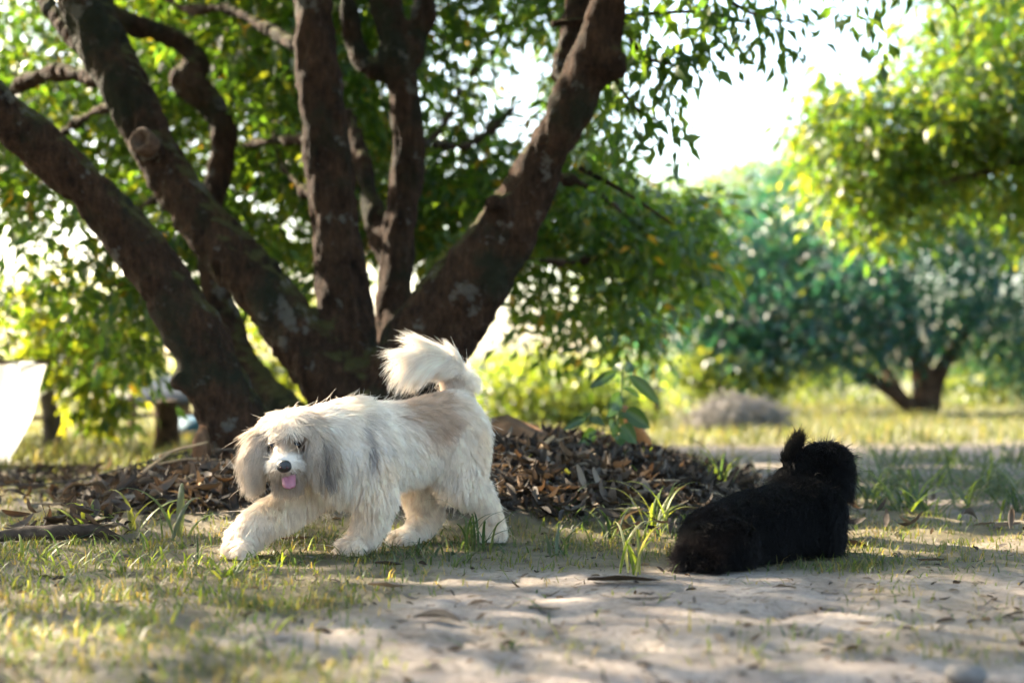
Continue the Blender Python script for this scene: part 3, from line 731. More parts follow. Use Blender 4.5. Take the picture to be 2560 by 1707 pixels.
        col = mixw(EYEB, np.clip(2.0 - de / .023, 0, .95) * np.isin(nm, ['head', 'muzzle']))
        mzw = (nm == 'muzzle'); lowm = 1 - sstep(eyes[0][2] - .026, eyes[0][2] - .010, p[:, 2])
        brd = np.isin(nm, ['muzzle', 'head']) & (np.abs(dx) < .034) & fr & (p[:, 2] < eyes[0][2] + .02)
        col = mixw(np.array([.30, .20, .125]), brd * (1 - lowm) * .75 * sstep(.3, .6, nz_ + .15)); col = mixw(np.array([.86, .80, .73]), mzw * .75 * lowm); col = mixw(np.array([.42, .29, .18]), ((mzw & (p[:, 2] < nose[2] - .008)) | (nm == 'jaw')) * .7)
        col = mixw(np.array([.08, .04, .035]), blob(p, C(515, 950, 3.29), (.02, .03, .010)) * .8)
        tb = blob(p, C(1600, 420, 3.76), (.022, .05, .022)); col = mixw(TAN, tb * .6 * tlm)
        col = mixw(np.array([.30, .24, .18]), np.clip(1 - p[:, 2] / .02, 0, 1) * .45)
        return dict(flow=flow, len=L, lift=lift, grav=grav, wave=wave, col=col, clump=cl)
    lab_, t_ = seg_label(V, q)
    obj('body', V, Q, M_FUR, root, True, field(V, N, lab_, t_, rng)['col'])
    grow_fur('fur', root, V, N, Q, q, field, 150000, 6000, 31, M_FUR, 8, .00042, .66, .03)
    return root
def Bk(x, y, d): return P(1500 + x / 2.94, 1000 + y / 2.94, d)
def build_black_dog():
    q = []
    def ad(nm, a, ra, b, rb): q.append((nm, np.asarray(a), ra, np.asarray(b), rb))
    rump, mid, chest = Bk(850, 1010, 3.22), Bk(1170, 920, 3.32), Bk(1510, 830, 3.43)
    ad('torso', rump, .064, mid, .078); ad('torso', mid, .076, chest, .080)
    ad('torso', Bk(800, 1060, 3.16), .048, Bk(960, 1050, 3.18), .055)
    ad('torso', chest, .09, Bk(1560, 960, 3.43), .07)
    ad('neck', Bk(1520, 740, 3.44), .058, Bk(1610, 560, 3.47), .046)
    ad('head', Bk(1650, 480, 3.48), .054, Bk(1665, 480, 3.52), .052)
    ad('muzzle', Bk(1680, 530, 3.55), .034, Bk(1690, 560, 3.60), .022)
    ad('ear', Bk(1770, 450, 3.48), .017, Bk(1790, 640, 3.46), .015)
    ad('ear', Bk(1460, 440, 3.46), .022, Bk(1380, 570, 3.45), .02)
    ad('neck', Bk(1420, 440, 3.46), .020, Bk(1400, 580, 3.45), .026)
    ad('knot', Bk(1400, 450, 3.46), .022, Bk(1450, 310, 3.46), .012)
    ad('leg', gz(Bk(1600, 1060, 3.42), .035), .034, gz(Bk(1720, 1050, 3.50), .03), .026)
    ad('leg', gz(Bk(1480, 1080, 3.36), .035), .034, gz(Bk(1640, 1080, 3.40), .03), .026)
    ad('leg', gz(Bk(740, 1170, 3.12), .03), .026, gz(Bk(860, 1190, 3.08), .018), .016)
    ad('tail', gz(Bk(720, 1080, 3.14), .045), .022, gz(Bk(610, 1140, 3.12), .02), .013)
    root = thing('black_dog', 'black fluffy dog lying on the sand with its back turned', 'dog', (float(mid[0]), float(mid[1]), 0.0))
    V, N, Q = remesh(capsule_parts(q), 0.009, 4); V[:, 2] = np.maximum(V[:, 2], .002)
    obj('body', V, Q, M_SKINB, root)
    VV, ff = ball(Bk(1692, 555, 3.625), (.014, .011, .012)); obj('nose', VV, ff, M_NOSE, root)
    for sx in (-1, 1): VV, ff = ball(Bk(1680 + sx * 80, 490, 3.555), .009); obj('eye', VV, ff, M_EYE, root)
    names = [p[0] for p in q]; fwd = nrm(chest - rump)
    def field(p, n, lab, t, r):
        m = len(p); nm = np.array(names)[lab]
        flow = np.tile(-fwd * .5 + np.array([0, 0, -.6]), (m, 1)) + n * .25; L = np.full(m, .042); lift = np.full(m, 1.1); grav = np.full(m, .35); wave = np.full(m, .55)
        hd = nm == 'head'; flow[hd] = n[hd] * .4 + np.array([0, 0, -.55]) + np.stack([(p[hd, 0] - Bk(1640, 480, 3.5)[0]) * 12, 0 * p[hd, 0], 0 * p[hd, 0]], -1); L[hd] = .028
        ea = nm == 'ear'; flow[ea] = np.array([0, 0, -1.]); L[ea] = .05
        kn = nm == 'knot'; flow[kn] = nrm(Bk(1470, 240, 3.46) - Bk(1400, 450, 3.46)); L[kn] = .032; lift[kn] = .6; grav[kn] = .1; wave[kn] = .35
        lg = nm == 'leg'; L[lg] = .018; flow[lg] = np.array([0, -.3, -.5]) + n[lg] * .4
        tl = nm == 'tail'; flow[tl] = np.array([-1., 0, -.3]) + n[tl] * .5; L[tl] = .036
        col = np.tile(np.array([.0035, .0029, .0028]), (m, 1))
        w = np.clip(blob(p, Bk(700, 1060, 3.1), (.10, .2, .09)), 0, 1) * sstep(.35, .7, fbm(p * 20, 9, 2))
        col = col * (1 - w[:, None]) + np.array([.022, .012, .008]) * w[:, None]
        w = blob(p, gz(Bk(480, 1130, 3.1), .02), (.05, .1, .05)); col = col * (1 - w[:, None]) + np.array([.04, .029, .024]) * w[:, None]
        return dict(flow=flow, len=L, lift=lift, grav=grav, wave=wave, col=col)
    grow_fur('fur', root, V, N, Q, q, field, 80000, 3600, 37, M_FURB, 7, .00045, .42, .12)
    return root
WHITE_DOG = build_white_dog(); BLACK_DOG = build_black_dog()

# sun patches asked for: crown of the head and shoulders of the white dog, ground flecks, lit limb faces
def lit(p, rx, ry):
    g = shadow_of(p); LIT.append((g[0], g[1], rx, ry))
lit(C(500, 560, 3.37), .15, .10); lit(C(800, 520, 3.45), .14, .08); lit(C(1080, 470, 3.5), .16, .06); lit(C(1400, 200, 3.74), .14, .09); lit(C(1650, 400, 3.78), .10, .08)
lit(C(150, 1300, 3.4), .07, .10)
for a, b, rx, ry in [(1750, 1300, .5, .05), (1650, 1290, .14, .12), (1500, 1430, .28, .035), (480, 1410, .28, .06), (300, 1500, .25, .03), (900, 1440, .2, .04), (1900, 1540, .30, .03), (1300, 1600, .3, .025), (2250, 1600, .2, .02),
                     (2300, 1250, .3, .08), (800, 1640, .3, .03), (1700, 1650, .25, .02), (250, 1600, .25, .03), (1330, 1330, .10, .07), (2400, 1400, .16, .03)]:
    d = CAMZ * F / (b - HORIZ); LIT.append(((a - W / 2) / F * d, d, rx, ry))
for a, b, d in [(890, 690, 5.6), (910, 560, 5.65), (1150, 610, 5.15), (1010, 700, 5.2), (1200, 480, 5.1), (1480, 60, 5.0), (200, 100, 5.5), (260, 200, 5.5), (740, 300, 5.4), (760, 600, 5.35), (540, 380, 6.6), (880, 620, 5.6), (1060, 690, 5.2), (180, 30, 5.5), (730, 150, 5.4), (500, 480, 6.6), (330, 330, 5.4)]:
    lit(P(a, b, d), .40, .32)
for a, b, d in [(230, 900, 8.2), (100, 820, 8.4), (330, 840, 8.3), (650, 900, 11.5), (250, 1000, 8.1)]: lit(P(a, b, d), .5, .4)
for a, b in [(0, 980), (40, 1060), (-60, 1100), (60, 960), (-120, 1000)]: lit(P(a, b, 7.0), .45, .35)
main_crown()

# ------------------------------------------------------------------ other trees and bushes
def small_tree(name, label, cat, base, stems, blobs, palette, pw, mat, size, seed, per=10, spread=.2, group=None, bark=None, dens=1.0):
    """stems: lists of (px,py,d,w); blobs: (px,py,d, rx,ry,rz m, clusters)"""
    r = np.random.default_rng(seed); root = thing(name, label, cat, tuple(float(v) for v in base), group)
    if stems:
        tr = []
        for s in stems:
            w, rr = limb(s); tr.append(tube(w, rr, len(w) * 5, 9))
        V, f = join(tr); V = V + (fbm(V * 6, seed, 2)[:, None] - .5) * .03
        obj('trunk', V, f, bark or M_BARK2, root)
    cs = []
    for a, b, d, rx, ry, rz, n in blobs:
        n = int(n * dens); u = nrm(r.normal(size=(n, 3))) * (r.uniform(.15, 1, (n, 1)) ** .45)
        c = P(a, b, d) + u * np.array([rx, ry, rz]); c = c[fbm(c * 1.6, seed + 3, 2) > .38]; cs.append(c)
    cs = np.vstack(cs); cs = cs[cs[:, 2] > .04]
    D = spray(cs, per, spread, size, palette, pw, r)
    D = keep(D, D[0][:, 2] > .02)
    crown(root, D, mat)
    return root
def at_ground(px, d): x = (px - W / 2) / F * d; return (x, d, float(ground_h(x, d)))

small_tree('orchard_tree', 'dark blue green orchard tree with forked trunk standing at the right', 'tree', at_ground(2310, 18),
    [[(2310, 1040, 18, 70), (2310, 960, 18, 62), (2290, 880, 18, 44), (2270, 800, 18, 34), (2250, 680, 18, 20)], [(2325, 1030, 18, 50), (2345, 940, 18, 42), (2400, 850, 18, 30), (2450, 760, 18, 20)],
     [(2290, 1030, 18, 46), (2230, 980, 17.8, 38), (2150, 930, 17.6, 30), (2040, 860, 17.4, 20)], [(2295, 940, 18, 34), (2340, 860, 18.2, 26), (2370, 780, 18.4, 18)], [(2250, 990, 18, 30), (2200, 900, 18.4, 24), (2120, 800, 18.5, 16)]],
    [(2000, 700, 17.5, 1.5, 1.6, 1.1, 420), (2250, 640, 18, 1.6, 1.6, 1.3, 480), (2500, 680, 18.2, 1.4, 1.5, 1.3, 400), (1850, 720, 17.8, 1.0, 1.2, 1.0, 300), (1760, 780, 17.6, .6, .8, .7, 160), (2100, 830, 17.2, 1.3, 1.2, .55, 240), (1980, 560, 18.5, 1.3, 1.4, .9, 220), (1900, 880, 17.2, .8, .8, .45, 90), (2550, 850, 18, .9, 1.2, .6, 120), (2400, 520, 18.5, 1.4, 1.4, .8, 220)],
    TEAL, TEAL_W, M_LEAF_FAR, .12, 101, 17, .2)
small_tree('fruit_tree', 'sunlit yellow green tree crown reaching in at the upper right corner', 'tree', (5.6, 10.5, 0),
    [[(3200, 1100, 10.5, 110), (3100, 700, 10.4, 90), (2900, 420, 10.3, 60), (2600, 260, 10.2, 36), (2350, 250, 10, 20)], [(2900, 420, 10.3, 50), (2700, 120, 10.3, 34), (2560, -60, 10.4, 20)], [(2760, 330, 10.2, 30), (2500, 420, 9.9, 20), (2300, 470, 9.7, 12)]],
    [(2480, 160, 10, .75, .9, .6, 260), (2300, 330, 9.8, .65, .8, .42, 210), (2480, 400, 9.8, .6, .8, .45, 210), (2140, 400, 9.9, .5, .6, .35, 130), (2230, 520, 9.7, .42, .5, .28, 100), (2060, 300, 10, .28, .4, .26, 46), (2700, 350, 10, .8, 1, .9, 260), (2600, 0, 10.3, .8, .9, .5, 170), (2480, 560, 9.8, .35, .4, .25, 60), (2440, 250, 10.4, .6, .6, .5, 120)],
    LIME + GREEN[:3], [2, 3, 1, 2] + [7, 7, 3], M_LEAF, .105, 103, 15, .14, None, None, .9)
small_tree('field_tree', 'pale hazy tree top in the gap below the bright sky', 'tree', at_ground(1760, 26),
    [[(1760, 1010, 26, 40), (1770, 800, 26, 30), (1790, 600, 26, 18)]],
    [(1800, 530, 26, 1.6, 1.6, .9, 300), (1650, 590, 26, 1.2, 1.4, .9, 240), (1960, 470, 26, 1.1, 1.4, .8, 190), (1560, 680, 26, 1.2, 1.2, 1.1, 200), (1780, 640, 26, 1.4, 1.4, .8, 150), (2070, 400, 26, .8, 1, .7, 120)],
    LIME + GREEN[:3], LIME_W + [3, 3, 2], M_LEAF_FAR, .13, 105, 16, .26)
small_tree('shrub', 'tall dark green shrub left of the yellow bush', 'shrub', at_ground(1640, 15), [[(1640, 1050, 15, 26), (1640, 940, 15, 18), (1640, 840, 15, 10)]],
    [(1640, 900, 15, .36, .4, .45, 110), (1600, 840, 15, .3, .3, .3, 60), (1690, 950, 15, .28, .3, .26, 50), (1560, 960, 15.3, .25, .3, .25, 30)], TEAL, TEAL_W, M_LEAF_FAR, .11, 107, 10, .11)
small_tree('bush', 'yellow green bush under the right hand trees', 'bush', at_ground(1800, 17), [[(1800, 1030, 17, 20), (1800, 960, 17, 14), (1820, 900, 17, 8)]],
    [(1790, 925, 17, .5, .5, .34, 110), (1880, 960, 17, .42, .4, .25, 70), (1720, 950, 17, .3, .3, .22, 40)], LIME, LIME_W, M_LEAF_FAR, .12, 109, 10, .12)
small_tree('hedge_bush', 'pale sunlit bush behind the sapling', 'bush', at_ground(1400, 13), [[(1400, 1060, 13, 26), (1400, 980, 13, 18), (1420, 920, 13, 10)]],
    [(1380, 985, 13, .75, .6, .30, 200), (1500, 1010, 13.2, .55, .5, .24, 120), (1250, 1000, 13.4, .5, .5, .30, 120), (1330, 940, 13.6, .4, .5, .22, 60)], LIME, LIME_W, M_LEAF_FAR, .11, 111, 10, .13)
small_tree('low_bush', 'bright low bushes beside the forked orchard trunk at the right edge', 'bush', at_ground(2500, 22), [[(2500, 1020, 22, 20), (2500, 960, 22, 14), (2510, 900, 22, 8)]],
    [(2480, 940, 22, .9, .6, .5, 130), (2620, 930, 22, .9, .7, .6, 130), (2400, 990, 22, .5, .5, .22, 50), (2130, 985, 22, .7, .5, .24, 70), (1990, 960, 23, .8, .6, .35, 90)], LIME, LIME_W, M_LEAF_FAR, .14, 113, 10, .16)
small_tree('garden_tree', 'young bright green tree seen between the two left limbs', 'tree', at_ground(700, 11.5), [[(720, 1080, 11.5, 30), (700, 980, 11.5, 22), (640, 900, 11.4, 16), (590, 840, 11.3, 10)], [(710, 1000, 11.5, 18), (750, 920, 11.6, 12)]],
    [(680, 860, 11.5, .40, .5, .3, 90), (620, 960, 11.3, .25, .3, .25, 44), (760, 800, 11.8, .4, .5, .3, 70), (720, 960, 11.8, .3, .3, .2, 40)], LIME, LIME_W, M_LEAF, .11, 115, 9, .1)
small_tree('slender_tree', 'small tree with grey trunk and drooping bright leaves at the far left', 'tree', at_ground(128, 8.6), [[(132, 1190, 8.6, 54), (128, 1080, 8.6, 46), (122, 980, 8.6, 38), (110, 860, 8.6, 30), (60, 720, 8.6, 20)]],
    [(60, 800, 8.4, .5, .5, .3, 44), (230, 900, 8.2, .26, .3, .28, 50), (250, 1020, 8.1, .15, .2, .14, 24), (180, 780, 8.3, .4, .4, .3, 40), (330, 830, 8.3, .25, .3, .2, 22)], LIME + GREEN[:2], LIME_W + [2, 2], M_LEAF, .11, 117, 9, .09, None, bark_mat('grey_bark', (.06, .05, .045), (.15, .125, .105), .6))
# far line of trees closing the field
def far_line():
    r = np.random.default_rng(7); c = []
    for k in range(46):
        x = -60 + 120 * k / 45 + r.normal() * 1.0; y = 62 + 8 * r.uniform(); hgt = r.uniform(.8, 2.1)
        if -16 < x < 2: hgt *= .6
        u = nrm(r.normal(size=(90, 3))) * r.uniform(.2, 1, (90, 1)) ** .4
        c.append(np.array([x, y, hgt * .5]) + u * np.array([2.2, 1.5, hgt]))
    c = np.vstack(c); c = c[c[:, 2] > -.5]
    D = spray(c, 7, .4, .5, LIME + GREEN[:2], LIME_W + [2, 2], r); V, f, t = leaf_cloud(*D)
    tag(obj('far_hedgerow', V, f, M_LEAF_FAR, None, False, t), 'distant low hedgerow along the end of the field', 'hedgerow', None, 'stuff')
far_line()

# ------------------------------------------------------------------ litter on the mound
def curl_leaf(L, Wd, curl, bend, r):
    rows, cols = 6, 3; V = []
    for i in range(rows):
        s = i / (rows - 1); w = Wd * 0.5 * (math.sin(math.pi * (0.06 + 0.90 * s)) ** 0.8)
        for j in range(cols):
            u = j - 1; V.append(((s - .5) * L, u * w * (1 - .25 * curl), abs(u) * w * curl + bend * L * (s - .5) ** 2 + r.normal() * .001))
    q = [(i * cols + j, (i + 1) * cols + j, (i + 1) * cols + j + 1, i * cols + j + 1) for i in range(rows - 1) for j in range(cols - 1)]
    return np.array(V), np.array(q)
DRY = [(.060, .047, .038), (.080, .062, .048), (.045, .036, .029), (.12, .096, .074), (.030, .025, .021), (.09, .055, .03), (.17, .14, .11), (.075, .063, .054)]
def euler_m(rx, ry, rz):
    return np.array(Matrix.Rotation(rz, 3, 'Z') @ Matrix.Rotation(ry, 3, 'Y') @ Matrix.Rotation(rx, 3, 'X'))
def ground_n(x, y):
    e = .03; return nrm(np.array([-(ground_h(x + e, y) - ground_h(x - e, y)) / (2 * e), -(ground_h(x, y + e) - ground_h(x, y - e)) / (2 * e), 1.0]))
def build_litter():
    r = np.random.default_rng(61)
    var = []
    for k in range(10):
        V, q = curl_leaf(r.uniform(.04, .105), r.uniform(.010, .030), r.uniform(.2, 1.3), r.uniform(-.8, 1.4), r); var.append((V, q))
    md = [mesh_data('dry_leaf', V, q, True, np.array(DRY[k % len(DRY)]), M_DRY) for k, (V, q) in enumerate(var)]
    # candidates on and around the mound
    n = 34000
    x = r.uniform(-2.7, 1.4, n); y = r.uniform(3.5, 6.6, n); m = mound(x, y); ok = r.uniform(size=n) < sstep(.004, .05, m) * .95 + .012
    r2 = ((x + 0.42) / np.where(x > -.42, 1.42, 2.1)) ** 2 + ((y - 5.25) / np.where(y < 5.25, 1.52, 1.4)) ** 2
    ok |= r.uniform(size=n) < .45 * np.clip(1.3 - r2, 0, .3) / .3 * sstep(.4, .65, fbm(np.stack([x, y], -1) * 5, 23, 2)) * (r2 > .9)
    ok &= ~((y < 4.0) & (x > -1.0) & (x < .15)) & ~((y < 3.8) & (x > .2) & (x < 1.0))
    x, y = x[ok], y[ok]; z = ground_h(x, y)
    lift = r.uniform(.0, .05, len(x)) ** 1.0
    px, py, zz = proj(np.stack([x, y, z], -1))
    score = (px > 0) & (px < W) & (y < 5.0)
    hid = ((px > 560) & (px < 1290) & (py > 1000)) | ((px > 1650) & (px < 2130) & (py > 1100))
    cand = np.where(score & ~hid)[0]; cand = cand[np.argsort(y[cand] - 2 * lift[cand])]
    pick = r.choice(cand[:900], 300, replace=False)
    for i in pick:
        o = bpy.data.objects.new('dry_leaf', md[r.integers(10)]); COL.objects.link(o); o.parent = GROUND
        o.location = (x[i], y[i], z[i] + .022 + lift[i]); g = ground_n(x[i], y[i])
        o.rotation_euler = (r.normal() * .5 - g[1] * .8, r.normal() * .5 + g[0], r.uniform(0, 6.28))
        s = r.uniform(.75, 1.2); o.scale = (s, s * r.uniform(.8, 1.3), s)
    rest = np.setdiff1d(np.arange(len(x)), pick)
    Vs, Qs, Ts, o_ = [], [], [], 0
    for i in rest:
        V, q = var[r.integers(10)]; Mx = euler_m(r.normal() * .55, r.normal() * .5, r.uniform(0, 6.28)); s = r.uniform(.35, 1.2)
        Vs.append((V * s) @ Mx.T + np.array([x[i], y[i], z[i] + .008 + lift[i] * .8])); Qs.append(q + o_); o_ += len(V)
        Ts.append(np.tile(np.array(DRY[r.choice(8, p=[.2, .15, .2, .1, .17, .04, .05, .09])]) * r.uniform(.5, 1.1), (len(V), 1)))
    for _ in range(260):
        k = r.integers(len(x)); a = r.uniform(0, 6.28); Ls = r.uniform(.04, .16); dv = np.array([math.cos(a), math.sin(a) * .8, r.normal() * .12]) * Ls; c = np.array([x[k], y[k], z[k] + .03])
        V, fs = tube([c - dv, c + r.normal(size=3) * .008, c + dv], [.004, .0035, .002], 4, 4); Vs.append(V); Qs.append(fs[0] + o_); o_ += len(V)
        Ts.append(np.tile(np.array([(.20, .15, .10), (.10, .075, .055), (.28, .22, .15)][r.integers(3)]), (len(V), 1)))
    o = obj('leaf_litter', np.vstack(Vs), np.vstack(Qs), M_DRY, GROUND, True, np.vstack(Ts)); tag(o, None, None, None, 'stuff')
    return md
LEAF_MD = build_litter()

# ------------------------------------------------------------------ grass
def blades(x, y, z, h, lean, width, col, r, segs=3):
    """grass blades as tapering strips"""
    n = len(x); az = r.uniform(0, 2 * math.pi, n); dx, dy = np.cos(az), np.sin(az); sx, sy = -dy, dx
    rows = []
    for k in range(segs + 1):
        s = k / segs; off = lean * h * s ** 2; zz = h * (s - .35 * lean * s * s)
        w = width * (1 - s ** 1.5) * .5
        c = np.stack([x + dx * off, y + dy * off, z + zz], -1); sd = np.stack([sx * w, sy * w, 0 * w], -1)
        if k < segs: rows += [c - sd, c + sd]
        else: rows += [c]
    V = np.stack(rows, 1); m = V.shape[1]; b = (np.arange(n) * m)[:, None]
    q = np.concatenate([b + np.array([[2 * k, 2 * k + 1, 2 * k + 3, 2 * k + 2]]) for k in range(segs - 1)]) if segs > 1 else np.zeros((0, 4), int)
    t = b + np.array([[2 * segs - 2, 2 * segs - 1, 2 * segs]])
    return V.reshape(-1, 3), [q, t], np.repeat(col, m, 0)
GP = np.array([(.055, .08, .02), (.08, .095, .027), (.11, .105, .04), (.04, .067, .026), (.16, .125, .062), (.07, .085, .045)])
def build_grass():
    r = np.random.default_rng(71)
    # short turf near the camera and round the dogs
    n = 160000; y = 1.5 * (8.5 / 1.5) ** r.uniform(size=n) ; x = r.uniform(-.42, .42, n) * y * 1.0
    g = grassy(x, y); cl = sstep(.40, .62, fbm(np.stack([x * 9, y * 9], -1), 19, 2))
    ok = r.uniform(size=n) < (g ** 1.5) * (.25 + .75 * cl) * .8
    x, y = x[ok], y[ok]; z = ground_h(x, y); n = len(x)
    h = r.uniform(.012, .042, n) * (1 + .5 * (r.uniform(size=n) < .08)); col = GP[r.choice(6, n, p=[.22, .2, .16, .14, .18, .1])] * r.uniform(.7, 1.25, (n, 1))
    V, f, t = blades(x, y, z - .002, h, r.uniform(.3, 1.5, n), r.uniform(.002, .0042, n), col, r, 2)
    o = obj('grass', V, f, M_GRASS, GROUND, True, t); tag(o, 'short patchy grass over sandy soil', None, None, 'stuff')
    # meadow
    n = 60000; y = 6.2 * (40 / 6.2) ** r.uniform(size=n); x = r.uniform(-.5, .5, n) * y
    ok = r.uniform(size=n) < sstep(.35, .8, grassy(x, y)) * .9
    x, y = x[ok], y[ok]; z = ground_h(x, y); n = len(x)
    h = r.uniform(.03, .15, n) * np.where(x > 1, 1.1, .8) * (.5 + .8 * vnoise(np.stack([x, y], -1) * .8, 4)); col = (GP[r.choice(6, n, p=[.2, .1, .1, .2, .15, .25])] * .6 + np.array([.085, .082, .055]) * .4) * r.uniform(.7, 1.2, (n, 1))
    V, f, t = blades(x, y, z - .002, h, r.uniform(.1, .9, n), .003 + .0008 * y, col, r, 2)
    o = obj('meadow_grass', V, f, M_GRASS, GROUND, True, t); tag(o, 'taller sunlit meadow grass behind the tree', None, None, 'stuff')
    print('grass blades', n)
build_grass()

def blade_strip(base, az, length, width, up, r, segs=9):
    """one long arching blade with a folded midrib"""
    d = np.array([math.cos(az), math.sin(az), 0]); s = np.array([-d[1], d[0], 0]); V = []
    p = np.array(base, float); ang = up
    for k in range(segs + 1):
        t = k / segs; w = width * .5 * (min(1, .45 + 2.2 * t) * (1 - t ** 2.2) + .02)
        T = d * math.cos(ang) + np.array([0, 0, math.sin(ang)]); nn = np.cross(s, T)
        V += [p - s * w + nn * w * .5, p.copy(), p + s * w + nn * w * .5]
        p = p + T * length / segs; ang -= (up + .55) / segs * (0.5 + 1.1 * t) * r.uniform(.8, 1.15)
    q = [(3 * k + j, 3 * k + j + 1, 3 * k + 4 + j, 3 * k + 3 + j) for k in range(segs) for j in (0, 1)]
    return np.array(V), np.array(q)
def tuft(px, py, label, n, length, width, seed, tints, up=(1.1, 1.5), d=None, spread=.02, flower=False, extra=None):
    r = np.random.default_rng(seed); d = d or CAMZ * F / (py - HORIZ)
    x = (px - W / 2) / F * d; z = float(ground_h(x, d)); root = thing('grass_tuft', label, 'grass tuft', (x, d, z), 'single grass tufts')
    for k in range(n):
        V, q = blade_strip((x + r.normal() * spread, d + r.normal() * spread, z - .004), r.uniform(0, 6.28), 1.45 * length * r.uniform(.5, 1.1), width * r.uniform(.7, 1.15), r.uniform(*up), r)
        obj('blade', V, q, M_GRASS, root, True, np.array(tints[r.integers(len(tints))]) * r.uniform(.8, 1.2))
    for (az, L, u, w) in (extra or []):
        V, q = blade_strip((x, d, z - .004), az, L, w, u, r, 12)
        obj('blade', V, q, M_GRASS, root, True, np.array(tints[0]))
    return root
YG = [(.11, .15, .028), (.085, .125, .028), (.13, .145, .04)]; DG = [(.04, .066, .028), (.03, .055, .03), (.052, .07, .036)]; SG = [(.085, .11, .075), (.07, .095, .065)]
tuft(1640, 1325, 'sunlit bright green grass tuft with a tall upright blade left of the black dog', 16, .15, .010, 1, YG, extra=[(1.2, .20, 1.57, .006), (.4, .14, 1.3, .010)])
tuft(1800, 1262, 'tall grass tuft with long arching blades behind the rump of the black dog', 14, .21, .009, 2, DG + YG[:1], (1.1, 1.5), extra=[(.2, .24, 1.35, .007)])
tuft(1185, 1350, 'dark grass tuft in front of the trailing hind paw of the white dog', 13, .13, .008, 3, DG, d=3.52, extra=[(3.4, .22, 1.5, .004), (.1, .15, .9, .007), (.2, .12, .5, .008)])
tuft(225, 1345, 'light green grass tuft with broad blades beside the fallen branch', 7, .15, .014, 4, YG + SG[:1], (.8, 1.4))
tuft(345, 1340, 'single leaning bright grass shoot in front of the leaf mound', 5, .15, .012, 5, YG, (.8, 1.3), extra=[(.5, .2, 1.0, .013)])
tuft(1575, 1400, 'pale arching grass tuft at the tail of the black dog', 9, .13, .009, 6, YG + [(.28, .27, .14)], d=3.1)
tuft(580, 1440, 'small yellow green weed in front of the stretched paw of the white dog', 10, .07, .012, 7, YG, (.3, 1.1))
tuft(110, 1400, 'low grass tuft growing over the near end of the fallen branch', 7, .10, .008, 8, YG + DG, (.6, 1.3))
tuft(455, 1350, 'broad bluish leaved sprout standing before the leaf mound', 4, .17, .020, 9, SG, (1.0, 1.4), d=3.75)
tuft(1395, 1390, 'silvery grass tuft on bare soil between the two dogs', 9, .09, .008, 10, SG + DG, (.5, 1.3))
tuft(1420, 1310, 'small green tuft nearer the mound between the two dogs', 10, .10, .007, 11, DG + YG, (.7, 1.4))
tuft(1530, 1340, 'dense green tuft left of the sunlit tuft', 12, .11, .008, 12, DG + YG[:1], (.7, 1.4))
tuft(960, 1640, 'blurred yellow green tuft low in the sandy foreground', 9, .035, .005, 13, YG, (.6, 1.3))
tuft(1240, 1610, 'blurred grey green sprig in the sandy foreground', 6, .035, .005, 14, DG, (.5, 1.2))
tuft(380, 1560, 'blurred bright tuft in the left foreground turf', 9, .05, .005, 15, YG, (.7, 1.4))
tuft(660, 1570, 'blurred green tuft where turf meets sand in front', 8, .05, .005, 16, YG + DG, (.7, 1.4))
tuft(760, 1395, 'small dark sprig under the chest of the white dog', 8, .05, .006, 23, DG, (.5, 1.3), d=3.3)
tuft(1060, 1345, 'grass sprig between the hind legs of the white dog', 9, .08, .006, 24, DG, (.6, 1.3), d=3.4)
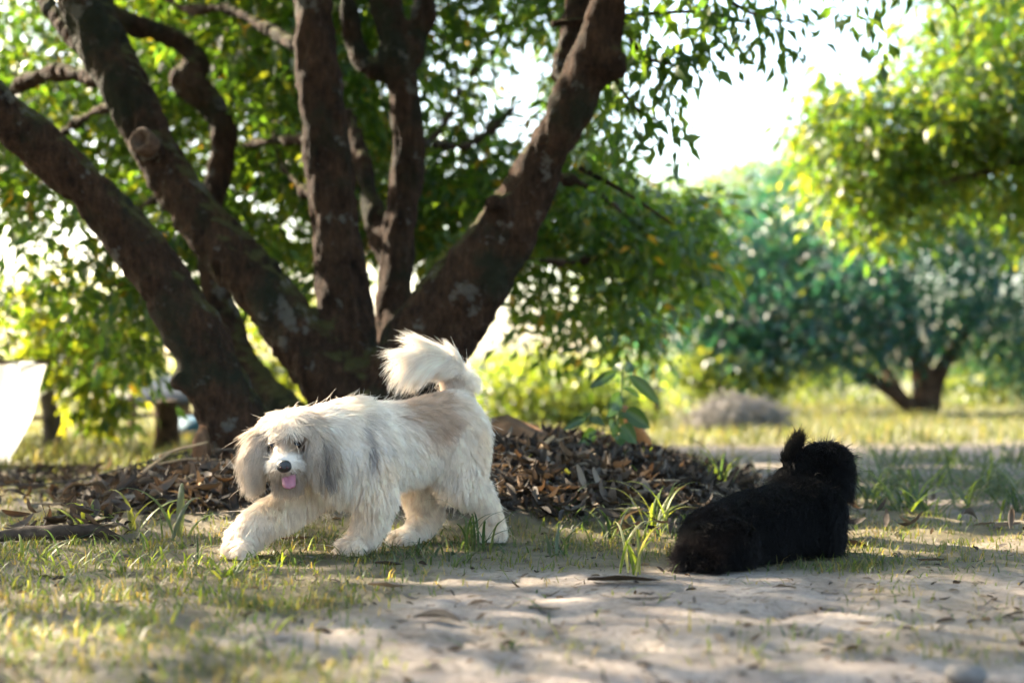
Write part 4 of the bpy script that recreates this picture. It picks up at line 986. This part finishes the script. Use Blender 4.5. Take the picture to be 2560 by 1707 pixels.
def ragged():
    r = np.random.default_rng(90); Vs, Qs, Ts, o_ = [], [], [], 0
    spots = [(2140 + 8 * k + r.normal() * 14, 1215 + r.uniform(-70, 70), 11, .22, .009, DG + DG + YG[:1]) for k in range(66)]
    spots += [(1320 + 15 * k + r.normal() * 15, 1262 + r.uniform(-20, 110), 6, .10, .006, DG + YG[:1] + SG[:1]) for k in range(30)]
    spots += [(10 + 20 * k + r.normal() * 15, 1365 + r.uniform(-35, 80), 6, .085, .006, DG + YG) for k in range(28)]
    spots += [(r.uniform(0, 700), 1400 + 290 * r.uniform() ** 1.5, 6, .06, .005, DG + YG) for k in range(60)]
    spots += [(r.uniform(600, 2500), 1390 + 300 * r.uniform() ** 1.3, 5, .045, .004, DG + YG + SG) for k in range(46)]
    spots += [(r.uniform(600, 1300), r.uniform(1345, 1420), 6, .07, .005, DG + SG) for k in range(24)]
    B = []
    for px, py, n, L, w, tn in spots:
        d = CAMZ * F / (py - HORIZ); x = (px - W / 2) / F * d
        for k in range(n): B.append((x + r.normal() * .03, d + r.normal() * .03, L * r.uniform(.5, 1.15), w * r.uniform(.7, 1.2), tn[r.integers(len(tn))]))
    gz_ = ground_h(np.array([b[0] for b in B]), np.array([b[1] for b in B]))
    for (xx, yy, L, w, tn), zz in zip(B, gz_):
        V, q = blade_strip((xx, yy, zz - .004), r.uniform(0, 6.28), L, w, r.uniform(.4, 1.4), r, 6)
        Vs.append(V); Qs.append(q + o_); o_ += len(V); Ts.append(np.tile(np.array(tn) * r.uniform(.7, 1.25), (len(V), 1)))
    o = obj('ragged_grass', np.vstack(Vs), np.vstack(Qs), M_GRASS, GROUND, True, np.vstack(Ts)); tag(o, 'ragged longer grass blades strewn over the turf', None, None, 'stuff')
    # crumbs: leaf scraps, straw and grit over the sand
    Vs, Qs, Ts, o_ = [], [], [], 0; var = [curl_leaf(1, r.uniform(.08, .5), r.uniform(.1, .9), r.uniform(-.5, .8), r) for _ in range(8)]
    n = 8000; y = 1.6 * (8.5 / 1.6) ** r.uniform(size=n); x = r.uniform(-.42, .42, n) * y; c = vnoise(np.stack([x * 5, y * 5], -1), 33)
    k_ = r.uniform(size=n) < .25 + c; x, y = x[k_], y[k_]; zz = ground_h(x, y)
    for a, b, c in zip(x, y, zz):
        V, q = var[r.integers(8)]; V = V * (.006 + .028 * r.uniform() ** 3); Mx = euler_m(r.normal() * .3, r.normal() * .3, r.uniform(0, 6.28))
        Vs.append(V @ Mx.T + np.array([a, b, c + .003])); Qs.append(q + o_); o_ += len(V); Ts.append(np.tile(np.array(DRY[r.integers(8)]) * r.uniform(.6, 1.4), (len(V), 1)))
    o = obj('ground_debris', np.vstack(Vs), np.vstack(Qs), M_DRY, GROUND, True, np.vstack(Ts)); tag(o, 'scraps of dry leaf and straw on the sand', None, None, 'stuff')
ragged()

# ------------------------------------------------------------------ sapling, wood, leaves on the ground
def broad_leaf(base, tipv, width, roll, r, name='leaf', parent=None, tint=(.045, .10, .025)):
    T = np.asarray(tipv, float); L = np.linalg.norm(T); t = T / L; s = nrm(np.cross(t, [0.1, -1.0, 0.35])); u = np.cross(s, t)
    s2 = s * math.cos(roll) + u * math.sin(roll); u2 = np.cross(s2, t); V = []; rows = 9
    for i in range(rows):
        k = i / (rows - 1); w = width * .5 * max(.01, math.sin(math.pi * min(1, .04 + k * .96)) ** .75 * (1 - .25 * k))
        c = base + t * L * k - np.array([0, 0, 1]) * L * .18 * k * k
        for j in (-1, -.5, 0, .5, 1): V.append(c + s2 * w * j + u2 * abs(j) * w * .35)
    q = [(5 * i + j, 5 * i + j + 1, 5 * i + 6 + j, 5 * i + 5 + j) for i in range(rows - 1) for j in range(4)]
    return obj(name, V, np.array(q), M_SAP, parent, True, np.array(tint))
def build_sapling():
    r = np.random.default_rng(81); d = 4.95; b = P(1535, 1100, d); b[2] = float(ground_h(b[0], b[1]))
    root = thing('sapling', 'young sapling with broad dark green leaves on the leaf mound', 'sapling', tuple(b))
    st = [b, P(1545, 1040, d), P(1552, 985, d), P(1555, 930, d)]
    V, f = tube(st, [.006, .005, .004, .003], 12, 7); obj('stem', V, f, simple_mat('green_stem', (.12, .15, .04), .7, .3, .2, 40), root)
    X = lambda x, y: (1150 + x / 2.94, 850 + y / 2.94)
    for (bx, by), (tx, ty), w, roll, dz in [((1150, 235), (945, 315), .034, .5, -.02), ((1250, 265), (1470, 430), .04, -.3, -.03), ((1180, 390), (1075, 535), .055, 1.0, -.05), ((1200, 350), (1330, 400), .02, .2, .02),
            ((1220, 520), (1400, 610), .058, -.7, -.04), ((1150, 540), (1240, 560), .025, .3, -.02), ((930, 570), (755, 628), .032, .4, -.02), ((905, 580), (960, 510), .022, .6, .02), ((950, 575), (1065, 605), .03, .3, -.03),
            ((1130, 590), (1110, 680), .05, 1.0, -.04), ((1185, 630), (1300, 730), .055, -.8, -.04), ((1180, 230), (1140, 165), .04, .8, .03), ((1210, 230), (1270, 150), .04, -.8, .04), ((1130, 690), (1190, 760), .045, .9, -.06), ((1000, 660), (900, 700), .03, .4, .0), ((1000, 710), (850, 755), .03, .3, -.03)]:
        A = P(*X(bx, by), d); Bv = P(*X(tx, ty), d + dz) - A
        broad_leaf(A, Bv, w * 1.25, roll * .6, r, 'leaf', root, np.array((.024, .050, .012)) * r.uniform(.75, 1.3))
    ms = simple_mat('stalk', (.08, .09, .03), .7, .3, .2, 40)
    for (bx, by), (sx, sy) in [((1150, 235), (1190, 260)), ((1250, 265), (1195, 270)), ((1180, 390), (1185, 350)), ((1220, 520), (1170, 480)), ((930, 570), (1150, 600)), ((950, 575), (1150, 600)), ((1130, 590), (1165, 560)), ((1185, 630), (1160, 600)), ((1180, 230), (1190, 250)), ((1210, 230), (1195, 260)), ((1130, 690), (1150, 660)), ((1000, 660), (1150, 670)), ((1000, 710), (1150, 690))]:
        V, f = tube([P(*X(sx, sy), d), P(*X(bx, by), d)], [.0022, .0016], 4, 5); obj('leaf_stalk', V, f, ms, root)
build_sapling()
def log_between(name, label, cat, pts, rads, mat, rough=.012, seg=12, seed=0):
    pts = np.array(pts); V, f = tube(pts, rads, 22, seg); V = V + nrm(V - V.mean(0)) * ((fbm(V * 25, seed, 3) - .5) * rough * 2)[:, None]
    b = pts[np.argmin(pts[:, 2])]; root = thing(name, label, cat, tuple(float(v) for v in b))
    obj('wood', V, f, mat, root); return root
def g_at(px, py, d, up=0.0):
    p = P(px, py, d); p[2] = float(ground_h(p[0], p[1])) + up; return p
M_OLDWOOD = simple_mat('old_wood', (.16, .085, .045), .9, .15, .5, 16, .6)
def chunk(name, label, outline, d, thick, mat):
    """angular lump of wood: an outline with real thickness and worn edges"""
    a = np.array([P(x, y, d) for x, y in outline]); b = np.array([P(x, y, d) + np.array([0, thick, .02]) for x, y in outline]); n = len(a)
    c = a.mean(0); a2 = c + (a - c) * .9 + np.array([0, -.02, 0])
    V = np.vstack([a2, a, b, a2.mean(0)[None] + np.array([0, -.01, 0]), b.mean(0)[None]])
    q = [(k, (k + 1) % n, n + (k + 1) % n, n + k) for k in range(n)] + [(n + k, n + (k + 1) % n, 2 * n + (k + 1) % n, 2 * n + k) for k in range(n)]
    t = [(3 * n, (k + 1) % n, k) for k in range(n)] + [(3 * n + 1, 2 * n + k, 2 * n + (k + 1) % n) for k in range(n)]
    root = thing(name, label, 'wood', tuple(float(v) for v in (c[0], c[1], a[:, 2].min())))
    obj('wood', V, [np.array(q), np.array(t)], mat, root, False)
chunk('wood_chunk', 'reddish brown block of wood lying on the mound right of the white dog', [(1222, 1095), (1226, 1062), (1268, 1052), (1300, 1066), (1345, 1086), (1372, 1098), (1330, 1118), (1270, 1118)], 4.95, .12, M_OLDWOOD)
chunk('wood_slab', 'orange brown slab of bark leaning behind the sapling', [(1556, 1025), (1572, 1030), (1600, 1062), (1630, 1112), (1590, 1116), (1562, 1062)], 5.12, .05, simple_mat('orange_bark', (.30, .13, .045), .85, .2, .35, 20))
chunk('wood_stake', 'pointed brown stake standing at the foot of the leftmost limb', [(484, 1160), (482, 1100), (492, 1078), (508, 1082), (516, 1110), (520, 1160)], 4.75, .05, M_OLDWOOD)
log_between('fallen_branch', 'dark fallen branch lying in the grass at the left edge', 'branch', [g_at(-60, 1380, 3.62, .012), g_at(40, 1375, 3.66, .022), g_at(140, 1365, 3.64, .026), g_at(230, 1365, 3.69, .022), g_at(300, 1372, 3.72, .010)], [.012, .017, .020, .018, .007], simple_mat('dark_wood', (.05, .036, .026), .9, .15, .5, 30, .6), .016, 12, 4)
stk = np.random.default_rng(83)
STICKS = [('pale thin stick lying across the top of the left mound', (400, 1140, 4.55), (520, 1105, 4.7), .006), ('long thin dry stem arching over the left mound', (370, 1165, 4.5), (560, 1150, 4.7), .004), ('short pale stick by the cheek of the white dog', (500, 1210, 4.1), (545, 1190, 4.2), .006), ('pale broken stick on the slope left of the white dog', (440, 1215, 4.15), (520, 1180, 4.3), .006), ('slanting pale stick above the leftmost stump stake', (345, 1190, 4.4), (428, 1130, 4.6), .005), ('pale stick near the wood block on the right mound', (1350, 1130, 4.7), (1385, 1090, 4.8), .009)]
for lb, a, b, rr in STICKS:
    A = P(*a); Bp = P(*b); A[2] = max(A[2], ground_h(A[0], A[1]) + .03); Bp[2] = max(Bp[2], ground_h(Bp[0], Bp[1]) + .03)
    mid_ = (A + Bp) / 2 + stk.normal(size=3) * .012; V, f = tube([A, mid_, Bp], [rr, rr * .9, rr * .6], 9, 7)
    o = link('dry_stick', mesh_data('dry_stick', V - A, f, True, None, M_TWIG), None, tuple(A)); tag(o, lb, 'stick', 'dry sticks on the mound')
LOOSE = [(1560, 1460, .15, 'large curled brown leaf on the sand in front of the black dog', 2), (1360, 1520, .07, 'small curled tan leaf on the sand below the centre', 3), (970, 1470, .08, 'pale upright dry leaf in front of the white dog', 6), (745, 1355, .09, 'thin brown leaf under the belly of the white dog', 0), (1090, 1560, .10, 'blurred dark flat leaf in the central foreground', 4),
         (1600, 1520, .07, 'dark leaf on the sand right of the centre', 4), (2520, 1325, .10, 'reddish brown leaf lying at the right edge', 5), (2130, 1360, .09, 'dark twiggy leaf beside the chest of the black dog', 4), (2330, 1410, .07, 'small brown leaf on the right hand sand', 1), (2540, 1530, .05, 'dark leaf scrap at the lower right edge', 4), (735, 1560, .05, 'dark brown leaf at the edge of the front turf', 0), (1200, 1510, .05, 'small orange leaf on the sand', 5),
         (970, 1420, .07, 'brown leaf in the grass under the front paws', 2), (2460, 1320, .06, 'pale leaf on the sand near the right edge', 6), (1960, 1480, .05, 'tan leaf fleck on the right foreground sand', 3)]
for px, py, L, lb, k in LOOSE:
    r = np.random.default_rng(int(px)); d = CAMZ * F / (py - HORIZ); p = g_at(px, py, d, .008)
    V, q = curl_leaf(L, L * .36, r.uniform(.2, .6), r.uniform(-.3, .35), r)
    o = link('fallen_leaf', mesh_data('fallen_leaf', V, q, True, np.array(DRY[k]) * 1.1, M_DRY), None, tuple(p)); o.rotation_euler = (r.normal() * .2, r.normal() * .08, r.uniform(-.6, .6))
    tag(o, lb, 'leaf', 'loose dry leaves on the ground')
V, f = ball((0, 0, .014), (.03, .022, .018), 14, 9); V = V + nrm(V) * ((fbm(V * 60, 3, 2) - .5) * .012)[:, None]
o = link('stone', mesh_data('stone', V, f, True, None, simple_mat('dark_stone', (.12, .11, .10), .9, .2, .3, 40)), None, tuple(g_at(2415, 1675, CAMZ * F / (1690 - HORIZ)))); tag(o, 'blurred dark stone at the lower right', 'stone')
# tiny yellow flower
p = g_at(1405, 1270, 4.3); root = thing('yellow_flower', 'tiny yellow flower in front of the right mound', 'flower', tuple(p))
V, f = tube([p, p + np.array([.01, 0, .05])], [.002, .0015], 4, 5); obj('stem', V, f, M_TWIG, root)
M_YEL = simple_mat('yellow_petal', (.75, .52, .03), .6, .3, .1, 50)
for k in range(5):
    V, f = ball(p + np.array([.010 + .010 * math.cos(k * 1.26), .006 * math.sin(k * 1.26), .05 + .008 * math.sin(k * 1.7)]), (.006, .004, .005), 8, 5); obj('petal', V, f, M_YEL, root)

# ------------------------------------------------------------------ brush pile, shed, tarp, wire, house
def brush_pile():
    r = np.random.default_rng(87); parts = []; c0 = at_ground(1845, 11.5); c0 = np.array(c0)
    for k in range(700):
        u = nrm(r.normal(size=3)); u[2] = abs(u[2]); c = c0 + u * np.array([.42, .35, .30]) * r.uniform(.3, 1) ** .5
        a = r.uniform(0, 6.28); dv = np.array([math.cos(a), math.sin(a) * .6, r.normal() * .35 - .1]) * r.uniform(.06, .18)
        parts.append(tube([c - dv, c + r.normal(size=3) * .02, c + dv], [.005, .005, .003], 4, 4))
    V, f = join(parts); V[:, 2] = np.maximum(V[:, 2], ground_h(V[:, 0], V[:, 1]) + .002)
    root = thing('brush_pile', 'grey heap of dry cut brush in the field beyond the black dog', 'brush pile', tuple(c0))
    tag(obj('dry_twigs', V, f, simple_mat('grey_twig', (.15, .138, .125), .9, .1, .2, 20), root), None, None, None, 'stuff')
    VV, ff = ball(c0, (.40, .33, .27), 18, 12); VV = VV + nrm(VV - c0) * ((fbm(VV * 7, 5, 3) - .5) * .12)[:, None]; VV[:, 2] = np.maximum(VV[:, 2], c0[2] - .02)
    obj('core', VV, ff, simple_mat('grey_straw', (.11, .10, .09), .95, .1, .35, 18, .8), root)
brush_pile()
def shed():
    d = 12.0; root = thing('open_shed', 'open wooden shed with grey metal roof at the left behind the tree', 'shed', at_ground(400, d))
    def slab(name, x0, x1, y0, y1, d0, d1, mat, parent=root, dz=0):
        a = P(x0, y1, d0); b = P(x1, y0, d0); V, f = box((a[0], d0, a[2]), (b[0], d1, b[2])); return obj(name, V, f, mat, parent, False)
    for x0, x1, dd in [(388, 450, 12), (452, 470, 12.6), (262, 272, 12.3), (560, 580, 12.6)]:
        a = P(x0, 1000, dd); b = P(x1, 1000, dd); V, f = box((a[0], dd, -.02), (b[0], dd + .12, a[2])); obj('post', V, f, M_PLANK, root, False)
    # corrugated sheet sloping up to the back
    n = 60; A0, A1 = P(258, 1022, 11.8), P(640, 985, 11.8); V = []
    for k in range(n + 1):
        t = k / n; e = A0 + (A1 - A0) * t; w = .012 * math.sin(k * math.pi / 1.5)
        V += [e + np.array([0, 0, w]), e + np.array([.05, 1.8, .28 + w]), e + np.array([.05, 1.8, .262 + w]), e + np.array([0, 0, w - .018])]
    q = [(4 * k + j, 4 * k + 4 + j, 4 * k + 4 + (j + 1) % 4, 4 * k + (j + 1) % 4) for k in range(n) for j in range(4)]
    obj('roof', V, np.array(q), M_ROOF, root)
    for k in range(9):
        slab('board', 100 + 62 * k, 158 + 62 * k, 1098 - (k % 3) * 6, 1150, 13.2, 13.24, M_PLANK)
shed()
def tarp_heap():
    r = np.random.default_rng(3); c = np.array(at_ground(500, 10.5)); VV, ff = ball((0, 0, 0), (.26, .3, .18), 24, 16); VV = VV + nrm(VV) * ((fbm(VV * 9, 5, 3) - .5) * .12)[:, None]; VV = VV * np.array([1, 1, .75]) + c + np.array([0, 0, .03]); VV[:, 2] = np.maximum(VV[:, 2], c[2])
    root = thing('tarp_heap', 'crumpled blue tarpaulin heap behind the leftmost limb', 'tarpaulin', tuple(c)); obj('tarpaulin', VV, ff, M_BLUE, root)
tarp_heap()
def stump_post():
    d = 8.6; b = np.array(at_ground(418, d)); root = thing('tree_stump', 'tall brown sawn tree stump behind the leftmost limb', 'tree stump', tuple(b))
    t = P(418, 1003, d); V, f = tube([b - np.array([0, 0, .05]), b + np.array([0, 0, .03]), (b + t) / 2, t], [.10, .085, .075, .078], 20, 16); V = V + nrm(V - np.array([b[0], b[1], 0])) * ((fbm(V * np.array([14, 14, 4]), 6, 3) - .5) * .05)[:, None]
    obj('bark', V, f, M_BARK2, root)
    a = np.linspace(0, 2 * math.pi, 20, endpoint=False)[:, None]; ring = lambda r, z: t + np.array([0, 0, z]) + r * np.concatenate([np.cos(a), np.sin(a), 0 * a], 1)
    VV = np.vstack([ring(.072, .004), ring(.05, .012), t[None] + np.array([0, 0, .012])]); q = [(j, (j + 1) % 20, 20 + (j + 1) % 20, 20 + j) for j in range(20)]; tt = [(40, 20 + j, 20 + (j + 1) % 20) for j in range(20)]
    obj('sawn_top', VV, [np.array(q), np.array(tt)], M_PLANK, root)
stump_post()
def rail_fence():
    d = 10.2; root = thing('rail_fence', 'low weathered rail fence across the left background', 'fence', at_ground(250, d))
    for px in (20, 200, 330, 560):
        a = np.array(at_ground(px, d)); V, f = tube([a - np.array([0, 0, .05]), a + np.array([.01, 0, .34])], [.03, .026], 8, 8); obj('post', V, f, M_PLANK, root)
    for y0, y1 in ((1046, 1030), (1092, 1082)):
        V, f = tube([P(-60, y0, d - .04), P(200, (y0 + y1) / 2 + 3, d - .04), P(600, y1, d - .04)], [.018, .018, .016], 14, 7); obj('rail', V, f, M_PLANK, root)
rail_fence()
def sheet():
    d = 7.0; m, nt, out = newmat('white_sheet'); b = pbsdf(nt, (.82, .82, .80), .8, .2); t = nt.nodes.new('ShaderNodeBsdfTranslucent'); t.inputs[0].default_value = (.85, .85, .82, 1)
    mx = nt.nodes.new('ShaderNodeMixShader'); mx.inputs[0].default_value = .6; nt.links.new(b.outputs[0], mx.inputs[1]); nt.links.new(t.outputs[0], mx.inputs[2]); nt.links.new(mx.outputs[0], out.inputs[0])
    rows = 24; V = []
    for i in range(rows + 1):
        t_ = i / rows; py = 905 + t_ * 305; xr = np.interp(py, [905, 930, 1030, 1210], [112, 106, 76, -4]); 
        for j in range(11):
            px = -420 + (xr + 420) * j / 10; p = P(px, py, d); p[1] += .035 * math.sin(j * 1.9 + i * .12) + .012 * math.sin(j * 4 + i * .5); V.append(p)
    V = np.array(V); n1 = len(V); q = [(i * 11 + j, i * 11 + j + 1, (i + 1) * 11 + j + 1, (i + 1) * 11 + j) for i in range(rows) for j in range(10)]
    V2 = V + np.array([0, .008, 0]); root = thing('white_sheet', 'bright white cloth sheet hanging at the far left edge', 'sheet', (float(V[:, 0].mean()), d, 0))
    obj('cloth', np.vstack([V, V2]), np.array(q + [tuple(n1 + k for k in f[::-1]) for f in q]), m, root)
    a = P(-420, 905, d); b_ = P(114, 905, d); tb = [tube([np.array([a[0], d + .004, 0]), np.array([a[0], d + .004, a[2] + .05])], [.02, .02], 4, 8), tube([np.array([a[0] - .05, d + .004, a[2]]), np.array([b_[0] + .02, d + .004, b_[2]])], [.012, .012], 4, 8)]
    VV, ff = join(tb); obj('pole', VV, ff, M_PLANK, root)
sheet()
def wire():
    pts = [P(-40, 1212, 4.6), P(100, 1210, 4.7), P(210, 1196, 4.8), P(300, 1172, 4.85), P(400, 1146, 4.9), P(470, 1130, 4.95)]
    tb = [tube(pts, [.003] * 6, 50, 6)]
    c = catmull(np.array(pts), 24)
    for k in range(1, 23):
        a = k * 1.7; u = np.array([.2 * math.cos(a), math.cos(a), math.sin(a)]) * .012; tb.append(tube([c[k] - u, c[k] + u], [.0018, .0012], 3, 4))
    V, f = join(tb); root = thing('barbed_wire', 'dark barbed wire strand sagging above the left mound', 'wire', tuple(float(v) for v in pts[0])); obj('strand', V, f, M_WIRE, root)
    tb = [tube([np.array([pts[0][0] - .15, 4.6, -.05]), np.array([pts[0][0] - .15, 4.6, .5])], [.02, .018], 4, 8), tube([np.array([pts[0][0] - .15, 4.6, pts[0][2]]), pts[0]], [.003, .003], 3, 6)]
    V, f = join(tb); obj('post', V, f, M_PLANK, root)
wire()
def house():
    d = 34.0; root = thing('farm_house', 'far pale house with grey roof beyond the tail of the white dog', 'house', at_ground(1215, d))
    g = ground_h(-.6, d)
    a, b = P(1170, 1000, d), P(1268, 950, d); V, f = box((a[0], d, float(g) - .1), (b[0], d + 1.2, b[2])); obj('wall', V, f, M_WALL, root, False)
    e = .12; x0, x1, z0, z1 = a[0] - e, b[0] + e, b[2] + .002, P(0, 908, d)[2]; t = .05
    V = [(x0, d - e, z0), (x1, d - e, z0), (x1, d + .6, z1), (x0, d + .6, z1), (x1, d + 1.2 + e, z0), (x0, d + 1.2 + e, z0)]; V = V + [(x, y, z + t) for x, y, z in V]
    obj('roof', V, [np.array([(0, 1, 2, 3), (3, 2, 4, 5), (6, 9, 8, 7), (9, 11, 10, 8), (0, 6, 7, 1), (5, 4, 10, 11), (0, 3, 9, 6), (3, 5, 11, 9), (1, 7, 8, 2), (2, 8, 10, 4)])], M_ROOF, root, False)
    wx = a[0] + .3; V, f = box((wx, d - .02, b[2] - .38), (wx + .22, d + .02, b[2] - .12)); obj('window', V, f, M_WIRE, root, False)
house()
